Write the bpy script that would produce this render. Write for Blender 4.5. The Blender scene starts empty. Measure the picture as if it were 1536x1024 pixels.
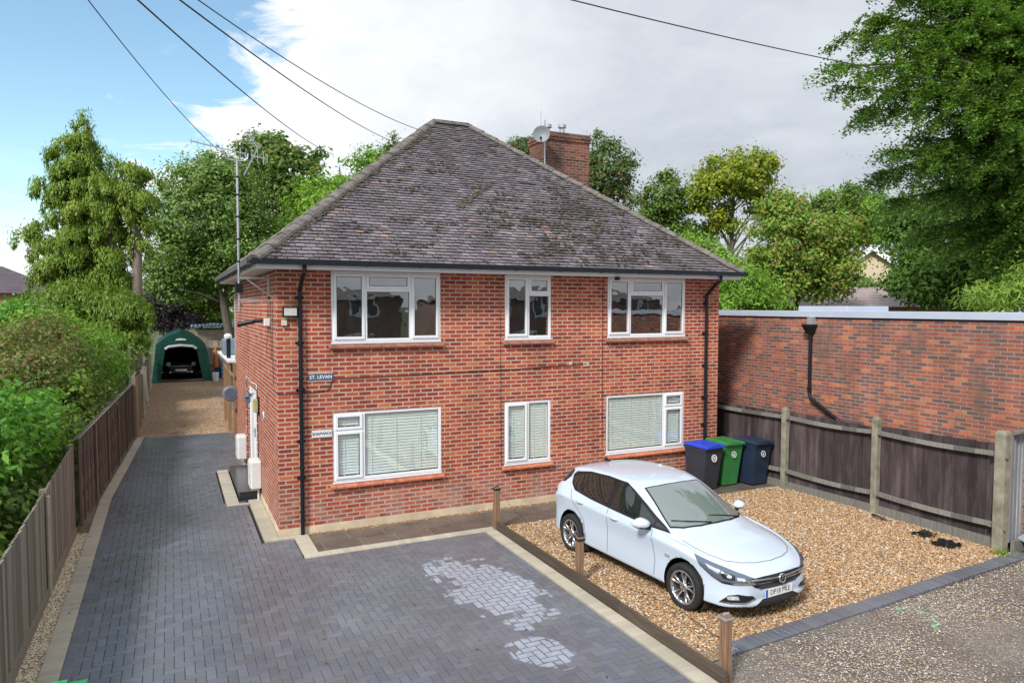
import bpy, bmesh, math, random
import numpy as np
from mathutils import Vector, Matrix
from mathutils.bvhtree import BVHTree
random.seed(7); RNG = np.random.default_rng(11)
scene = bpy.context.scene
COL = scene.collection
R = math.radians

# ------------------------------------------------------------------ camera
CP = Vector((-1.56088, -12.20075, 3.87563)); YAW, PITCH, ROLL, FPX = R(25.6499), R(2.8103), R(0.0896), 1065.1
_f = Vector((math.sin(YAW)*math.cos(PITCH), math.cos(YAW)*math.cos(PITCH), -math.sin(PITCH)))
_r = Vector((math.cos(YAW), -math.sin(YAW), 0)); _u = _r.cross(_f)
_r, _u = math.cos(ROLL)*_r + math.sin(ROLL)*_u, -math.sin(ROLL)*_r + math.cos(ROLL)*_u
cam_d = bpy.data.cameras.new('camera'); cam = bpy.data.objects.new('camera', cam_d); COL.objects.link(cam)
cam_d.sensor_width = 36; cam_d.lens = FPX/1536*36; cam_d.clip_end = 3000; cam_d.clip_start = 0.05
cam.matrix_world = Matrix(((_r.x, _u.x, -_f.x, CP.x), (_r.y, _u.y, -_f.y, CP.y), (_r.z, _u.z, -_f.z, CP.z), (0, 0, 0, 1)))
scene.camera = cam
def at(px, py, depth):                       # survey helper: world point on the line of sight of a photo pixel, at a real distance
    return CP + depth*(_f + (px-768)/FPX*_r - (py-512)/FPX*_u)
def ground_at(px, py, z=0.0):
    d = _f + (px-768)/FPX*_r - (py-512)/FPX*_u
    return CP + d*((z-CP.z)/d.z)

# ------------------------------------------------------------------ node helpers
class NT:
    def __init__(s, name):
        s.m = bpy.data.materials.new(name); s.m.use_nodes = True; s.t = s.m.node_tree; s.n = s.t.nodes; s.l = s.t.links
        s.b = s.n['Principled BSDF']; s.out = s.n['Material Output']
    def add(s, typ, **kw):
        x = s.n.new('ShaderNode'+typ)
        for k, v in kw.items():
            if k in x.inputs.keys() if isinstance(k, str) else False: x.inputs[k].default_value = v
            else: setattr(x, k, v)
        return x
    def link(s, a, b): s.l.new(a, b)
    def tex(s, kind='Object'): return s.add('TexCoord').outputs[kind]
    def noise(s, vec, scale, detail=4, rough=.55, dist=0):
        x = s.add('TexNoise'); x.inputs['Scale'].default_value = scale; x.inputs['Detail'].default_value = detail
        x.inputs['Roughness'].default_value = rough; x.inputs['Distortion'].default_value = dist
        if vec is not None: s.link(vec, x.inputs['Vector'])
        return x.outputs['Fac']
    def mapping(s, vec, sc=(1,1,1), rot=(0,0,0), loc=(0,0,0)):
        x = s.add('Mapping'); x.inputs['Scale'].default_value = sc; x.inputs['Rotation'].default_value = rot; x.inputs['Location'].default_value = loc
        s.link(vec, x.inputs['Vector']); return x.outputs[0]
    def ramp(s, fac, stops, interp='LINEAR'):
        x = s.add('ValToRGB'); cr = x.color_ramp; cr.interpolation = interp
        while len(cr.elements) < len(stops): cr.elements.new(0.5)
        for e, (p, c) in zip(cr.elements, stops):
            e.position = p; e.color = (c[0], c[1], c[2], 1) if hasattr(c, '__len__') else (c, c, c, 1)
        s.link(fac, x.inputs[0]); return x.outputs[0]
    def mix(s, fac, a, b, mode='MIX'):
        x = s.add('Mix', data_type='RGBA', blend_type=mode)
        for v, i in ((fac, 0), (a, 6), (b, 7)):
            if isinstance(v, (int, float)): x.inputs[i].default_value = v if i == 0 else (v, v, v, 1)
            elif isinstance(v, tuple): x.inputs[i].default_value = (v[0], v[1], v[2], 1)
            else: s.link(v, x.inputs[i])
        return x.outputs[2]
    def math(s, op, a, b=0.0, clamp=False):
        x = s.add('Math', operation=op, use_clamp=clamp)
        for v, i in ((a, 0), (b, 1)):
            if isinstance(v, (int, float)): x.inputs[i].default_value = v
            else: s.link(v, x.inputs[i])
        return x.outputs[0]
    def bump(s, h, dist=.01, strength=1.0, normal=None):
        x = s.add('Bump'); x.inputs['Distance'].default_value = dist; x.inputs['Strength'].default_value = strength
        s.link(h, x.inputs['Height'])
        if normal is not None: s.link(normal, x.inputs['Normal'])
        s.link(x.outputs[0], s.b.inputs['Normal']); return x.outputs[0]
    def col(s, c):
        if isinstance(c, tuple): s.b.inputs['Base Color'].default_value = (c[0], c[1], c[2], 1)
        else: s.link(c, s.b.inputs['Base Color'])
    def set(s, **kw):
        for k, v in kw.items(): s.b.inputs[k.replace('_', ' ')].default_value = v
    def island(s): return s.add('NewGeometry').outputs['Random Per Island']

def plain(name, c, rough=.5, metal=0., var=.12, scale=6., coat=0., bump=0., spec=.5):
    m = NT(name); v = m.tex()
    n = m.noise(v, scale, 5)
    lo = tuple(max(0, x*(1-var)) for x in c); hi = tuple(min(1, x*(1+var)) for x in c)
    m.col(m.ramp(n, [(.3, lo), (.7, hi)])); m.set(Roughness=rough, Metallic=metal); m.b.inputs['Coat Weight'].default_value = coat
    m.b.inputs['Specular IOR Level'].default_value = spec
    if bump: m.bump(m.noise(v, scale*8, 4), bump)
    return m.m

def brick_mat(name, tones, mortar, w=.225, h=.075, ms=.011, dirt=(.75, 1.1), grime=None, pale=None):
    m = NT(name); uv = m.tex('UV')
    wob = m.noise(uv, 9, 2)
    br = m.add('TexBrick'); br.offset = .5
    for k, v in (('Color1', (0,0,0,1)), ('Color2', (1,1,1,1)), ('Mortar', (.5,.5,.5,1))): br.inputs[k].default_value = v
    for k, v in (('Scale', 1.), ('Mortar Size', ms), ('Mortar Smooth', .15), ('Bias', 0.), ('Brick Width', w), ('Row Height', h)): br.inputs[k].default_value = v
    m.link(uv, br.inputs['Vector'])
    c = m.ramp(br.outputs['Color'], tones)
    c = m.mix(.35, c, m.ramp(m.noise(uv, 60, 4), [(.3, .55), (.7, 1.25)]), 'MULTIPLY')
    big = m.noise(uv, .8, 5, .6)
    mo = m.mix(m.noise(uv, 3., 3), mortar, tuple(x*.72 for x in mortar))
    fin = m.mix(br.outputs['Fac'], c, mo)
    fin = m.mix(1., fin, m.ramp(big, [(.3, dirt[0]), (.7, dirt[1])]), 'MULTIPLY')
    fin = m.mix(1., fin, m.ramp(m.noise(m.mapping(uv, (3.2, .45, 1)), 1.0, 5, .6), [(.32, .80), (.55, 1.05)]), 'MULTIPLY')
    if grime: fin = m.mix(m.ramp(m.noise(m.mapping(uv, (1.3, .5, 1)), 1.1, 6, .65), [(.52, 0.), (.68, .75)]), fin, grime)
    if pale:      # efflorescence low on the wall
        s = m.add('SeparateXYZ'); m.link(uv, s.inputs[0])
        low = m.ramp(s.outputs['Y'], [(.0, 1.), (.65, .35), (.9, 0.)])
        fin = m.mix(m.math('MULTIPLY', low, m.ramp(m.noise(uv, 1.7, 6, .65), [(.42, 0.), (.60, .6)])), fin, pale)
    m.col(fin); m.set(Roughness=.88)
    hgt = m.math('SUBTRACT', m.math('MULTIPLY', m.noise(uv, 90, 3), .25), br.outputs['Fac'])
    m.bump(hgt, .006, .8)
    return m.m

def wood(name, a, b, rough=.85, grain=(60, 60, 2.), plank=0., stain=None):
    m = NT(name); v = m.tex()
    g = m.noise(m.mapping(v, grain), 1., 6, .65, .4)
    isl = m.island()
    c = m.ramp(g, [(.28, a), (.72, b)])
    if stain: c = m.mix(m.ramp(m.noise(m.mapping(v, (5, 5, .9)), 1.2, 6, .65), [(.45, 0.), (.62, .7)]), c, stain)
    c = m.mix(1., c, m.ramp(isl, [(0, .5), (1, 1.35)]), 'MULTIPLY')
    m.col(c); m.set(Roughness=rough); m.bump(g, .004, .6); return m.m

def leaf_mat(name, tones, trans=.35, rough=.5):
    m = NT(name); isl = m.island(); v = m.tex()
    f = m.math('ADD', m.math('MULTIPLY', isl, .55), m.math('MULTIPLY', m.noise(v, .55, 3), .45))
    k = len(tones); c = m.ramp(f, [(.18+.64*i/(k-1), t) for i, t in enumerate(tones)])
    m.col(c); m.set(Roughness=rough); m.b.inputs['Specular IOR Level'].default_value = .35
    tr = m.add('BsdfTranslucent'); m.link(m.mix(1., c, (1.1, 1.25, .5), 'MULTIPLY'), tr.inputs[0])
    mx = m.add('MixShader'); mx.inputs[0].default_value = trans
    m.link(m.b.outputs[0], mx.inputs[1]); m.link(tr.outputs[0], mx.inputs[2]); m.link(mx.outputs[0], m.out.inputs[0]); return m.m

def glass_mat(name, tint=(.75, .85, .82), ior=1.6, wav=.0, refl=1.0):
    m = NT(name)
    tr = m.add('BsdfTransparent'); tr.inputs[0].default_value = (*tint, 1)
    gl = m.add('BsdfGlossy'); gl.inputs['Roughness'].default_value = .01; gl.inputs[0].default_value = (refl, refl, refl, 1)
    lw = m.add('LayerWeight'); lw.inputs[0].default_value = .5; f0 = ((ior-1)/(ior+1))**2
    frs = m.math('ADD', m.math('MULTIPLY', m.math('POWER', lw.outputs['Facing'], 5.), 1-f0), f0)
    if wav:
        b = m.add('Bump'); b.inputs['Distance'].default_value = wav; m.link(m.noise(m.tex(), 2.2, 2), b.inputs['Height'])
        m.link(b.outputs[0], gl.inputs['Normal'])
    mx = m.add('MixShader'); m.link(frs, mx.inputs[0]); m.link(tr.outputs[0], mx.inputs[1]); m.link(gl.outputs[0], mx.inputs[2])
    m.link(mx.outputs[0], m.out.inputs[0]); return m.m

# ------------------------------------------------------------------ objects
ORG = {}
def thing(name, label, cat, loc=(0,0,0), group=None):
    o = bpy.data.objects.new(name, None); COL.objects.link(o); o.location = loc; o.empty_display_size = .1
    o['label'] = label; o['category'] = cat
    if group: o['group'] = group
    ORG[o.name] = Vector(loc); return o
def tag(o, label, cat, group=None):
    o['label'] = label; o['category'] = cat
    if group: o['group'] = group
    return o
def link_obj(name, me, parent=None, origin=None):
    o = bpy.data.objects.new(name, me); COL.objects.link(o)
    base = Vector((0,0,0))
    if parent is not None:
        o.parent = parent; base = ORG[parent.name]
    loc = Vector(origin) if origin is not None else base
    ORG[o.name] = loc; o.location = loc - base
    if loc.length: me.transform(Matrix.Translation(-loc))
    return o
def dup(root, loc, label=None, rotz=None):
    def rec(o, par):
        c = o.copy(); COL.objects.link(c); ORG[c.name] = ORG[o.name]
        if par: c.parent = par
        for ch in o.children: rec(ch, c)
        return c
    r = rec(root, None); r.location = loc; ORG[r.name] = Vector(loc)
    if label: r['label'] = label
    if rotz is not None: r.rotation_euler.z = rotz
    return r

class MB:
    def __init__(s): s.v = []; s.f = []; s.sm = False
    def add(s, vs, fs):
        b = len(s.v); s.v += [tuple(p) for p in vs]; s.f += [tuple(b+i for i in f) for f in fs]; return s
    def box(s, x0, x1, y0, y1, z0, z1):
        x0, x1 = sorted((x0, x1)); y0, y1 = sorted((y0, y1)); z0, z1 = sorted((z0, z1))
        return s.add([(x0,y0,z0),(x1,y0,z0),(x1,y1,z0),(x0,y1,z0),(x0,y0,z1),(x1,y0,z1),(x1,y1,z1),(x0,y1,z1)],
                     [(0,3,2,1),(4,5,6,7),(0,1,5,4),(1,2,6,5),(2,3,7,6),(3,0,4,7)])
    def obox(s, c, ax, ay, az):              # oriented box: centre and three half-axis vectors
        c, ax, ay, az = map(Vector, (c, ax, ay, az))
        P = [c+sx*ax+sy*ay+sz*az for sz in (-1, 1) for sx, sy in ((-1,-1),(1,-1),(1,1),(-1,1))]
        return s.add(P, [(0,3,2,1),(4,5,6,7),(0,1,5,4),(1,2,6,5),(2,3,7,6),(3,0,4,7)])
    def beam(s, a, b, w, h, up=(0,0,1)):
        a, b = Vector(a), Vector(b); d = b-a; n = d.cross(Vector(up))
        if n.length < 1e-6: n = d.cross(Vector((1,0,0)))
        n.normalize(); u = n.cross(d).normalized()
        return s.obox((a+b)/2, d/2, n*w/2, u*h/2)
    def quad(s, *p): return s.add(p, [tuple(range(len(p)))])
    def tube(s, pts, r, n=8, cap=True):
        pts = [Vector(p) for p in pts]; rr = r if hasattr(r, '__len__') else [r]*len(pts); rings = []
        t0 = (pts[1]-pts[0]).normalized(); ref = Vector((0,0,1)) if abs(t0.z) < .9 else Vector((1,0,0)); nx = t0.cross(ref).normalized()
        vs = []; fs = []
        for i, p in enumerate(pts):
            t = (pts[min(i+1, len(pts)-1)]-pts[max(i-1, 0)]).normalized()
            nx = (nx - t*nx.dot(t)); nx.normalize(); ny = t.cross(nx)
            for k in range(n):
                a = 2*math.pi*k/n; vs.append(p+rr[i]*(math.cos(a)*nx+math.sin(a)*ny))
        for i in range(len(pts)-1):
            for k in range(n):
                a, b = i*n+k, i*n+(k+1) % n; fs.append((a, b, b+n, a+n))
        if cap: fs += [tuple(reversed(range(n))), tuple(range((len(pts)-1)*n, len(pts)*n))]
        return s.add(vs, fs)
    def lathe(s, c, prof, n=24, axis=(0,0,1), cap=False):   # prof: (radius, height along axis)
        c = Vector(c); a = Vector(axis).normalized(); x = a.orthogonal().normalized(); y = a.cross(x); vs = []; fs = []
        for r, h in prof:
            for k in range(n):
                t = 2*math.pi*k/n; vs.append(c + a*h + r*(math.cos(t)*x+math.sin(t)*y))
        for i in range(len(prof)-1):
            for k in range(n):
                p, q = i*n+k, i*n+(k+1) % n; fs.append((p, q, q+n, p+n))
        if cap: fs += [tuple(reversed(range(n))), tuple(range((len(prof)-1)*n, len(prof)*n))]
        return s.add(vs, fs)
    def prism(s, poly, P, d0, d1):           # poly in 2D, P(u, v, d) -> 3D
        n = len(poly); vs = [P(u, v, d0) for u, v in poly]+[P(u, v, d1) for u, v in poly]
        fs = [tuple(range(n)), tuple(range(2*n-1, n-1, -1))]+[(i, i+n, (i+1) % n+n, (i+1) % n) for i in range(n)]
        return s.add(vs, fs)
    def build(s, name, mat, parent=None, bevel=0., smooth=False, origin=None, fix=False, seg=1):
        me = bpy.data.meshes.new(name); me.from_pydata(s.v, [], s.f); me.update()
        if fix:
            bm = bmesh.new(); bm.from_mesh(me); bmesh.ops.recalc_face_normals(bm, faces=bm.faces[:]); bm.to_mesh(me); bm.free()
        box_uv(me)
        for m in (mat if isinstance(mat, (list, tuple)) else [mat]): me.materials.append(m)
        if smooth: me.polygons.foreach_set('use_smooth', [True]*len(me.polygons))
        o = link_obj(name, me, parent, origin)
        if bevel:
            b = o.modifiers.new('edge', 'BEVEL'); b.width = bevel; b.segments = seg; b.limit_method = 'ANGLE'; b.angle_limit = R(40)
        return o
def box_uv(me):
    n = len(me.loops); 
    if not n: return
    uv = me.uv_layers.new(name='UVMap')
    co = np.empty(len(me.vertices)*3); me.vertices.foreach_get('co', co); co = co.reshape(-1, 3)
    li = np.empty(n, int); me.loops.foreach_get('vertex_index', li)
    pn = np.empty(len(me.polygons)*3); me.polygons.foreach_get('normal', pn); pn = np.abs(pn.reshape(-1, 3))
    lt = np.empty(len(me.polygons), int); me.polygons.foreach_get('loop_total', lt); pi = np.repeat(np.arange(len(lt)), lt)
    N = pn[pi]; C = co[li]; out = np.empty((n, 2))
    top = N[:, 2] > .7; fx = (~top) & (N[:, 0] > N[:, 1]); fy = ~(top | fx)
    out[top] = C[top][:, :2]; out[fx] = C[fx][:, 1:]; out[fy] = C[fy][:, [0, 2]]
    uv.data.foreach_set('uv', out.ravel())
def np_mesh(name, V, F, mat, parent=None, smooth=False, origin=None):
    me = bpy.data.meshes.new(name); k = F.shape[1]
    me.vertices.add(len(V)); me.vertices.foreach_set('co', np.ascontiguousarray(V, dtype=np.float32).ravel())
    me.loops.add(F.size); me.loops.foreach_set('vertex_index', np.ascontiguousarray(F, dtype=np.int32).ravel())
    me.polygons.add(len(F)); me.polygons.foreach_set('loop_start', np.arange(0, F.size, k, dtype=np.int32))
    me.update(calc_edges=True); me.materials.append(mat)
    if smooth: me.polygons.foreach_set('use_smooth', [True]*len(me.polygons))
    else: me.shade_flat()
    return link_obj(name, me, parent, origin)
def text_mesh(name, body, size, mat, parent, M, extrude=.002, sx=1.0, off=.012):
    cu = bpy.data.curves.new(name, 'FONT'); cu.body = body; cu.size = size; cu.extrude = extrude; cu.align_x = 'CENTER'; cu.align_y = 'CENTER'; cu.offset = size*off
    o = bpy.data.objects.new(name+'_tmp', cu); COL.objects.link(o); dg = bpy.context.evaluated_depsgraph_get(); dg.update()
    me = bpy.data.meshes.new_from_object(o.evaluated_get(dg)); bpy.data.objects.remove(o); me.name = name
    me.transform(M @ Matrix.Diagonal((sx, 1, 1, 1))); me.materials.clear(); me.materials.append(mat)
    return link_obj(name, me, parent)
FACE_FRONT = lambda x, y, z: Matrix.Translation((x, y, z)) @ Matrix.Rotation(R(90), 4, 'X')     # readable from -Y

def structure(o, kind='structure'): o['kind'] = kind; return o

# ------------------------------------------------------------------ materials
M_brick = brick_mat('red_brick', [(.0, (.24,.045,.042)), (.2, (.33,.050,.038)), (.5, (.42,.064,.036)), (.8, (.50,.092,.044)), (.95, (.60,.17,.075)), (1., (.28,.048,.042))], (.66,.48,.34), pale=(.50,.38,.33), ms=.0115)
M_brick_garage = brick_mat('mixed_brick', [(.0, (.13,.085,.09)), (.22, (.17,.085,.085)), (.4, (.27,.09,.07)), (.6, (.38,.10,.065)), (.78, (.24,.095,.09)), (.9, (.56,.18,.08)), (1., (.42,.12,.07))], (.36,.28,.2), dirt=(.82, 1.22), grime=(.12,.09,.07), ms=.009, w=.21, h=.070)
M_brick_chim = brick_mat('weathered_brick', [(.0, (.09,.04,.035)), (.5, (.2,.06,.045)), (1., (.3,.1,.06))], (.30,.22,.16), dirt=(.6, 1.1), grime=(.06,.05,.045))
M_brick_far = brick_mat('orange_brick', [(.0, (.30,.10,.05)), (1., (.45,.17,.08))], (.45,.33,.25))
M_brick_opp = brick_mat('brown_brick', [(.0, (.22,.15,.14)), (.5, (.30,.20,.18)), (1., (.36,.25,.22))], (.4,.32,.25))
M_plinth = plain('plinth_render', (.60,.50,.36), .9, var=.2, scale=3, bump=.002)
M_upvc = plain('white_upvc', (.83,.84,.87), .3, var=.02)
M_cill = plain('terracotta_sill', (.46,.16,.09), .75, var=.3, scale=9, bump=.001)
M_cill_up = plain('brown_tile_sill', (.30,.13,.09), .75, var=.35, scale=9, bump=.001)
M_black = plain('black_plastic', (.010,.013,.018), .42, var=.2, spec=.3)
M_dkgutter = plain('dark_grey_gutter', (.07,.075,.085), .5)
M_white = plain('white_paint', (.72,.73,.76), .5, var=.06)
M_dark = plain('dark_interior', (.05,.045,.04), .9)
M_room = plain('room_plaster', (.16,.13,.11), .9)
M_blind = plain('blind_fabric', (.90,.93,.90), .7, var=.03)
M_glass = glass_mat('window_glass', wav=.0022, ior=3.0, tint=(.90,.95,.93))
M_galv = plain('galvanised_steel', (.55,.57,.58), .38, .85, var=.15, scale=20)
M_steel = plain('grey_metal', (.45,.47,.49), .45, .4, var=.1)
M_cable = plain('cable', (.02,.02,.022), .6)
M_conc = plain('concrete_post', (.25,.24,.18), .95, var=.35, scale=5, bump=.004)
M_lead = plain('grey_fascia', (.46,.52,.62), .45, var=.06, scale=2)
M_boxw = plain('meter_box_plastic', (.74,.77,.76), .4, var=.04)
M_greenplate = plain('yellow_green_cover', (.42,.42,.16), .5)
M_slateplate = plain('slate_plate', (.075,.10,.15), .5, var=.1)
M_lettr = plain('white_lettering', (.85,.85,.83), .5, var=.02)
M_lettd = plain('dark_lettering', (.05,.05,.06), .5)
M_terra = plain('terracotta_pot', (.4,.17,.1), .8)
# ------------------------------------------------------------------ world, sun
world = bpy.data.worlds.new('World'); scene.world = world; world.use_nodes = True
wt = world.node_tree; wn = wt.nodes; wl = wt.links
bg = wn['Background']; bg.inputs['Strength'].default_value = 1.0
SUN_EL, SUN_AZ = R(42), R(-125)     # azimuth from +Y towards +X (behind the camera, to the left)
sky = wn.new('ShaderNodeTexSky'); sky.sky_type = 'NISHITA'; sky.sun_disc = False; sky.sun_elevation = SUN_EL; sky.sun_rotation = SUN_AZ; sky.air_density = 1.0; sky.dust_density = .4; sky.ozone_density = 2.2
def wmath(op, a, b=0., c=None, clamp=False):
    x = wn.new('ShaderNodeMath'); x.operation = op; x.use_clamp = clamp
    for i, v in enumerate((a, b) if c is None else (a, b, c)):
        if isinstance(v, (int, float)): x.inputs[i].default_value = v
        else: wl.new(v, x.inputs[i])
    return x.outputs[0]
def wmix(f, a, b, mode='MIX'):
    x = wn.new('ShaderNodeMix'); x.data_type = 'RGBA'; x.blend_type = mode
    for i, v in ((0, f), (6, a), (7, b)):
        if isinstance(v, (int, float)): x.inputs[i].default_value = v if i == 0 else (v, v, v, 1)
        elif isinstance(v, tuple): x.inputs[i].default_value = (*v, 1)
        else: wl.new(v, x.inputs[i])
    return x.outputs[2]
def wramp(f, stops):
    x = wn.new('ShaderNodeValToRGB'); cr = x.color_ramp
    while len(cr.elements) < len(stops): cr.elements.new(.5)
    for e, (p, c) in zip(cr.elements, stops): e.position = p; e.color = (*c, 1) if hasattr(c, '__len__') else (c, c, c, 1)
    wl.new(f, x.inputs[0]); return x.outputs[0]
tc = wn.new('ShaderNodeTexCoord'); gen = tc.outputs['Generated']
sep = wn.new('ShaderNodeSeparateXYZ'); wl.new(gen, sep.inputs[0])
def wnoise(vec, sc, det, ro, dist=0.):
    x = wn.new('ShaderNodeTexNoise'); x.inputs['Scale'].default_value = sc; x.inputs['Detail'].default_value = det; x.inputs['Roughness'].default_value = ro; x.inputs['Distortion'].default_value = dist
    wl.new(vec, x.inputs['Vector']); return x.outputs['Fac']
# cloud layer coordinates: direction projected on a high flat layer, so clouds bunch up towards the horizon
zc = wmath('ADD', wmath('MAXIMUM', sep.outputs['Z'], 0.), .22)
cmb = wn.new('ShaderNodeCombineXYZ'); wl.new(wmath('DIVIDE', sep.outputs['X'], zc), cmb.inputs[0]); wl.new(wmath('DIVIDE', sep.outputs['Y'], zc), cmb.inputs[1])
cl = cmb.outputs[0]
n1 = wnoise(cl, 1.6, 10, .60, .4); n3 = wnoise(cl, 4.2, 10, .62, .8); n2 = wnoise(cl, .7, 5, .5)
# the clear patch of sky lies to the north-west, a band of white cloud under it
def dirdot(az, el):
    d = (math.sin(R(az))*math.cos(R(el)), math.cos(R(az))*math.cos(R(el)), math.sin(R(el)))
    x = wn.new('ShaderNodeVectorMath'); x.operation = 'DOT_PRODUCT'; wl.new(gen, x.inputs[0]); x.inputs[1].default_value = d; return x.outputs['Value']
gap = wramp(wmath('ADD', dirdot(-17, 24), wmath('ADD', wmath('MULTIPLY', wmath('SUBTRACT', n1, .5), .20), wmath('MULTIPLY', wmath('SUBTRACT', n3, .5), .16))), [(.895, 0.), (.945, 1.)])
gap2 = wramp(dirdot(-150, 40), [(.5, 0.), (.95, .5)])
cover = wmath('SUBTRACT', wmath('ADD', wmath('MULTIPLY', n1, 1.0), .36), wmath('MULTIPLY', gap, .60))
cover = wmath('SUBTRACT', cover, wmath('MULTIPLY', gap2, .5))
cov = wramp(cover, [(.40, 0.), (.56, 1.)])
grey = wramp(dirdot(18, 14), [(.80, (.70,.73,.78)), (.90, (.80,.82,.86)), (.955, (1.0,1.0,1.01))]) 
greyr = wramp(dirdot(62, 25), [(.65, (1.,1.,1.)), (.92, (.84,.85,.87))])
shade = wramp(wmath('ADD', wmath('MULTIPLY', n2, .7), wmath('MULTIPLY', n3, .3)), [(.36, (.78,.81,.85)), (.62, (1.10,1.10,1.09))])
lowb = wramp(sep.outputs['Z'], [(.02, .16), (.16, .0)]); cov = wramp(wmath('ADD', cover, lowb), [(.34, 0.), (.60, 1.)])
white = wramp(dirdot(-4, 18), [(.80, (.585,.61,.645)), (.97, (.755,.77,.79))])
cloud = wmix(1., wmix(1., white, greyr, 'MULTIPLY'), shade, 'MULTIPLY')
skyc = wmix(1., sky.outputs[0], (.158, .168, .148), 'MULTIPLY')
fin = wmix(cov, skyc, cloud)
wl.new(fin, bg.inputs['Color'])
sun_d = bpy.data.lights.new('sun', 'SUN'); sun_d.energy = 2.8; sun_d.angle = R(10); sun_d.color = (1., .965, .92)
sun = bpy.data.objects.new('sun', sun_d); COL.objects.link(sun)
sdir = Vector((math.sin(SUN_AZ)*math.cos(SUN_EL), math.cos(SUN_AZ)*math.cos(SUN_EL), math.sin(SUN_EL)))
sun.rotation_euler = sdir.to_track_quat('Z', 'Y').to_euler(); sun.location = (-8, -20, 20)
vs = scene.view_settings; vs.view_transform = 'Standard'; vs.look = 'None'; vs.exposure = 0.52; vs.gamma = 1.0
scene.cycles.max_bounces = 6; scene.cycles.transparent_max_bounces = 12; scene.cycles.use_denoising = True

# ------------------------------------------------------------------ ground
def sheet(name, poly, z, mat, th=.0):
    b = MB(); b.quad(*[(x, y, z) for x, y in poly]); return structure(b.build(name, mat))
m = NT('rough_ground'); v = m.tex(); n = m.noise(v, .3, 6)
m.col(m.ramp(n, [(.3, (.06,.075,.03)), (.6, (.10,.12,.045)), (.8, (.13,.10,.06))])); m.set(Roughness=1.); m.bump(m.noise(v, 8, 5), .05)
sheet('ground', [(-600,-600),(600,-600),(600,600),(-600,600)], -.03, m.m)

def gravel_mat(name, tones, sc=70., soil=(.08,.06,.045), dirt=.8, bump=.012):
    m = NT(name); v = m.tex()
    vo = m.add('TexVoronoi'); vo.inputs['Scale'].default_value = sc; m.link(v, vo.inputs['Vector'])
    sp = m.add('SeparateColor'); m.link(vo.outputs['Color'], sp.inputs[0]); k = len(tones)
    c = m.ramp(sp.outputs[0], [(i/(k-1), t) for i, t in enumerate(tones)])
    c = m.mix(m.ramp(vo.outputs['Distance'], [(.35, 0.), (.75, .8)]), c, soil)
    c = m.mix(1., c, m.ramp(m.noise(v, .9, 5), [(.3, dirt), (.7, 1.15)]), 'MULTIPLY')
    m.col(c); m.set(Roughness=.75)
    m.bump(m.math('SUBTRACT', m.math('MULTIPLY', sp.outputs[1], .5), vo.outputs['Distance']), bump, 1.); return m.m
GOLD = [(.30,.15,.055), (.43,.235,.095), (.51,.33,.155), (.24,.145,.08), (.53,.40,.245), (.64,.585,.50), (.19,.09,.035), (.46,.25,.09)]
M_gold = gravel_mat('golden_gravel_bed', GOLD, 60., (.13,.08,.045))
M_rear = gravel_mat('tan_gravel_bed', [(.30,.18,.10), (.38,.24,.15), (.47,.32,.2), (.26,.16,.09), (.42,.3,.22)], 48., (.15,.10,.065), .75)
M_fore = gravel_mat('worn_gravel_tarmac', [(.15,.135,.12), (.22,.195,.17), (.19,.155,.13), (.40,.29,.18), (.25,.24,.23), (.17,.15,.13), (.5,.45,.40)], 55., (.12,.11,.105), .65, .008)
M_sand = plain('jointing_sand', (.022,.022,.026), .95)
M_soil = plain('bare_soil', (.17,.13,.085), 1., var=.4, scale=12, bump=.01)
sheet('parking_gravel', [(3.48,-6.35),(3.9,-6.3),(10.3,-5.82),(10.3,-.6),(8.2,-.6),(8.2,-1.0),(3.48,-1.0)], .012, M_gold)
sheet('rear_driveway', [(-2.62,11.0),(.6,11.0),(1.5,32.5),(-3.0,32.5)], .008, M_rear)
sheet('forecourt', [(-30,-6.5),(-3.6,-8.2),(-2.4,-9.4),(3.3,-7.6),(3.45,-6.3),(10.2,-6.0),(24,-5.6),(24,-24),(-30,-24)], -.004, M_fore)
sheet('side_soil', [(-3.15,1.6),(-2.9,1.7),(-2.53,11.0),(-2.64,11.0)], .004, M_soil)
sheet('driveway_bed', [(-3.05,-8.3),(3.42,-8.3),(3.42,-1.03),(.4,-1.03),(.4,0),(0,0),(0,8.3),(.3,11.1),(-2.53,11.1)], .0, M_sand)
# hidden side of the neighbour's garden: lawn and soil
sheet('garden_soil', [(-14,-9),(-3.2,-9),(-3.2,1.7),(-2.7,11.5),(-2.7,30),(-14,30)], .0, plain('garden_earth', (.09,.08,.045), 1., var=.4, scale=4, bump=.02))

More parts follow.
